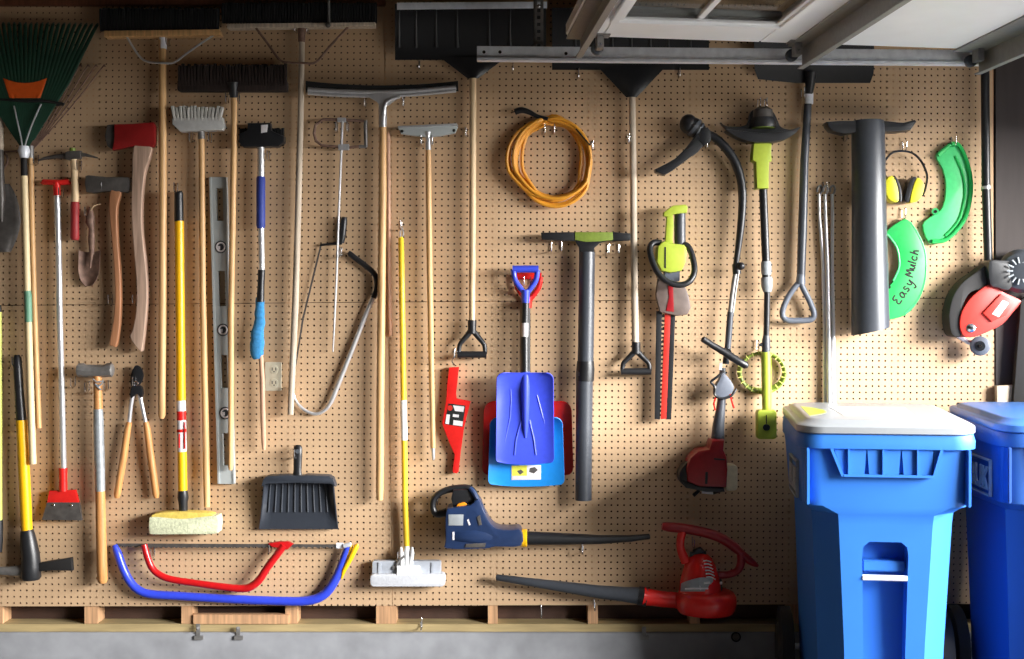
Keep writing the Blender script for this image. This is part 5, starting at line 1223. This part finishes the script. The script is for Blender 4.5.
    if white:
        mb = MB(); mb.loft([[Vector((x, y, 1.0552+SLP*(y-.065)+dz_)) for x, y in ((-.12, .18), (.12, .18), (.135, .45), (-.135, .45))] for dz_ in (-.001, .001)])
        lb = mk('lid_label', mb, 'labelw', lid, local=True)
        mb = MB(); mb.loft([[Vector((x, y, 1.0563+SLP*(y-.065)+dz_)) for x, y in ((-.115, .185), (.12, .185), (.12, .20), (-.115, .20))] for dz_ in (0, .0008)])
        mb.loft([[Vector((x, y, 1.0563+SLP*(y-.065)+dz_)) for x, y in ((-.01, .30), (.03, .30), (.035, .36), (-.005, .36))] for dz_ in (0, .0008)])
        mk('label_print', mb, 'labelg', lb, local=True)
        mb = MB(); mb.loft([rrect(.0, .0, 0, 0, 0.0001, 0)]) if False else None
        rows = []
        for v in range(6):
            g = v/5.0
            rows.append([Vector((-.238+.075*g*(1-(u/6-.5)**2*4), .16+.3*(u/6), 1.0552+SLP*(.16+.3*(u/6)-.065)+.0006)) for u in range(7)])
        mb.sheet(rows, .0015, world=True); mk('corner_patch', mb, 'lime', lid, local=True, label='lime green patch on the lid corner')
    # side lettering
    xs = lambda z: -.287
    s = 'RUK'
    mtx = Matrix.Translation((-.2865, .255, .832)) @ Matrix.Rotation(-PI/2, 4, 'Z') @ Matrix.Rotation(PI/2, 4, 'X')
    text(t, 'logo_lettering', s, 0, 0, .105, 'labelg', 0, matrix=mtx, local=True, thick=.002, bold=.004)
    mb = MB()
    for z0_, z1_ in ((.897, .903), (.774, .780), (.795, .80)): mb.box((-.2885, .135, z0_), (-.278, .375, z1_))
    mb.box((-.2885, .135, .775), (-.278, .141, .90)); mb.box((-.2885, .369, .775), (-.278, .375, .90))
    mk('logo_frame', mb, 'labelg', t, local=True)
    return t
YAW = math.radians(-7.0)
B1 = make_bin('blue wheeled bin with a white lid standing in front at the right', Vector((1.255, -.83, 0)), YAW, 'bin', 'lid', True)
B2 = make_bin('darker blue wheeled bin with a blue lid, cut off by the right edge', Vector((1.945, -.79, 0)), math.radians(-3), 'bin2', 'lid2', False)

GR = {'push_broom': 'push brooms at the top left', 'snow_shovel': 'black snow shovels at the top', 'toy_shovel': "children's shovels hung in a stack", 'wheeled_bin': 'wheeled bins', 'bow_saw': 'bow saws', 'axe': 'axes', 'mulch_plug': 'green mulching plugs', 'anchor_strap': 'anchor straps on the sill', 'leaf_blower': 'leaf blowers', 'string_trimmer': 'string trimmers'}
for o in list(SC.objects):
    b_ = o.name.split('.')[0]
    if o.parent is None and b_ in GR and 'group' not in o: o['group'] = GR[b_]

# ================================================================ LIGHT AND CAMERA
w = bpy.data.worlds.new('World'); SC.world = w; w.use_nodes = True
bg = w.node_tree.nodes['Background']
bg.inputs['Color'].default_value = (0.92, 0.96, 1.0, 1); bg.inputs['Strength'].default_value = 0.3
def area(name, loc, to, sx, sy, power, col):
    l = bpy.data.lights.new(name, 'AREA'); l.shape = 'RECTANGLE'; l.size = sx; l.size_y = sy; l.energy = power; l.color = col
    o = bpy.data.objects.new(name, l); COL.objects.link(o); o.location = loc
    o.rotation_euler = (Vector(to)-Vector(loc)).to_track_quat('-Z', 'Y').to_euler(); return o
area('sky_through_garage_door', (RX+4.0, -3.0, 3.1), (-2, -3.0, 1.4), 9.0, 2.6, 4300, (1.0, 0.985, 0.965))
cam = bpy.data.cameras.new('camera'); co = bpy.data.objects.new('camera', cam); COL.objects.link(co)
co.location = (0, -D, ZC); co.rotation_euler = (PI/2, 0, 0); cam.lens = 36*(D/K0)/1024; cam.sensor_width = 36; cam.sensor_fit = 'HORIZONTAL'
cam.shift_x = (512-CX)/1024; cam.shift_y = (CY-329.5)/1024; cam.clip_start = 0.05
SC.camera = co
vs = SC.view_settings; vs.view_transform = 'Standard'; vs.look = 'None'; vs.gamma = 1; vs.use_curve_mapping = False; vs.exposure = 0.5
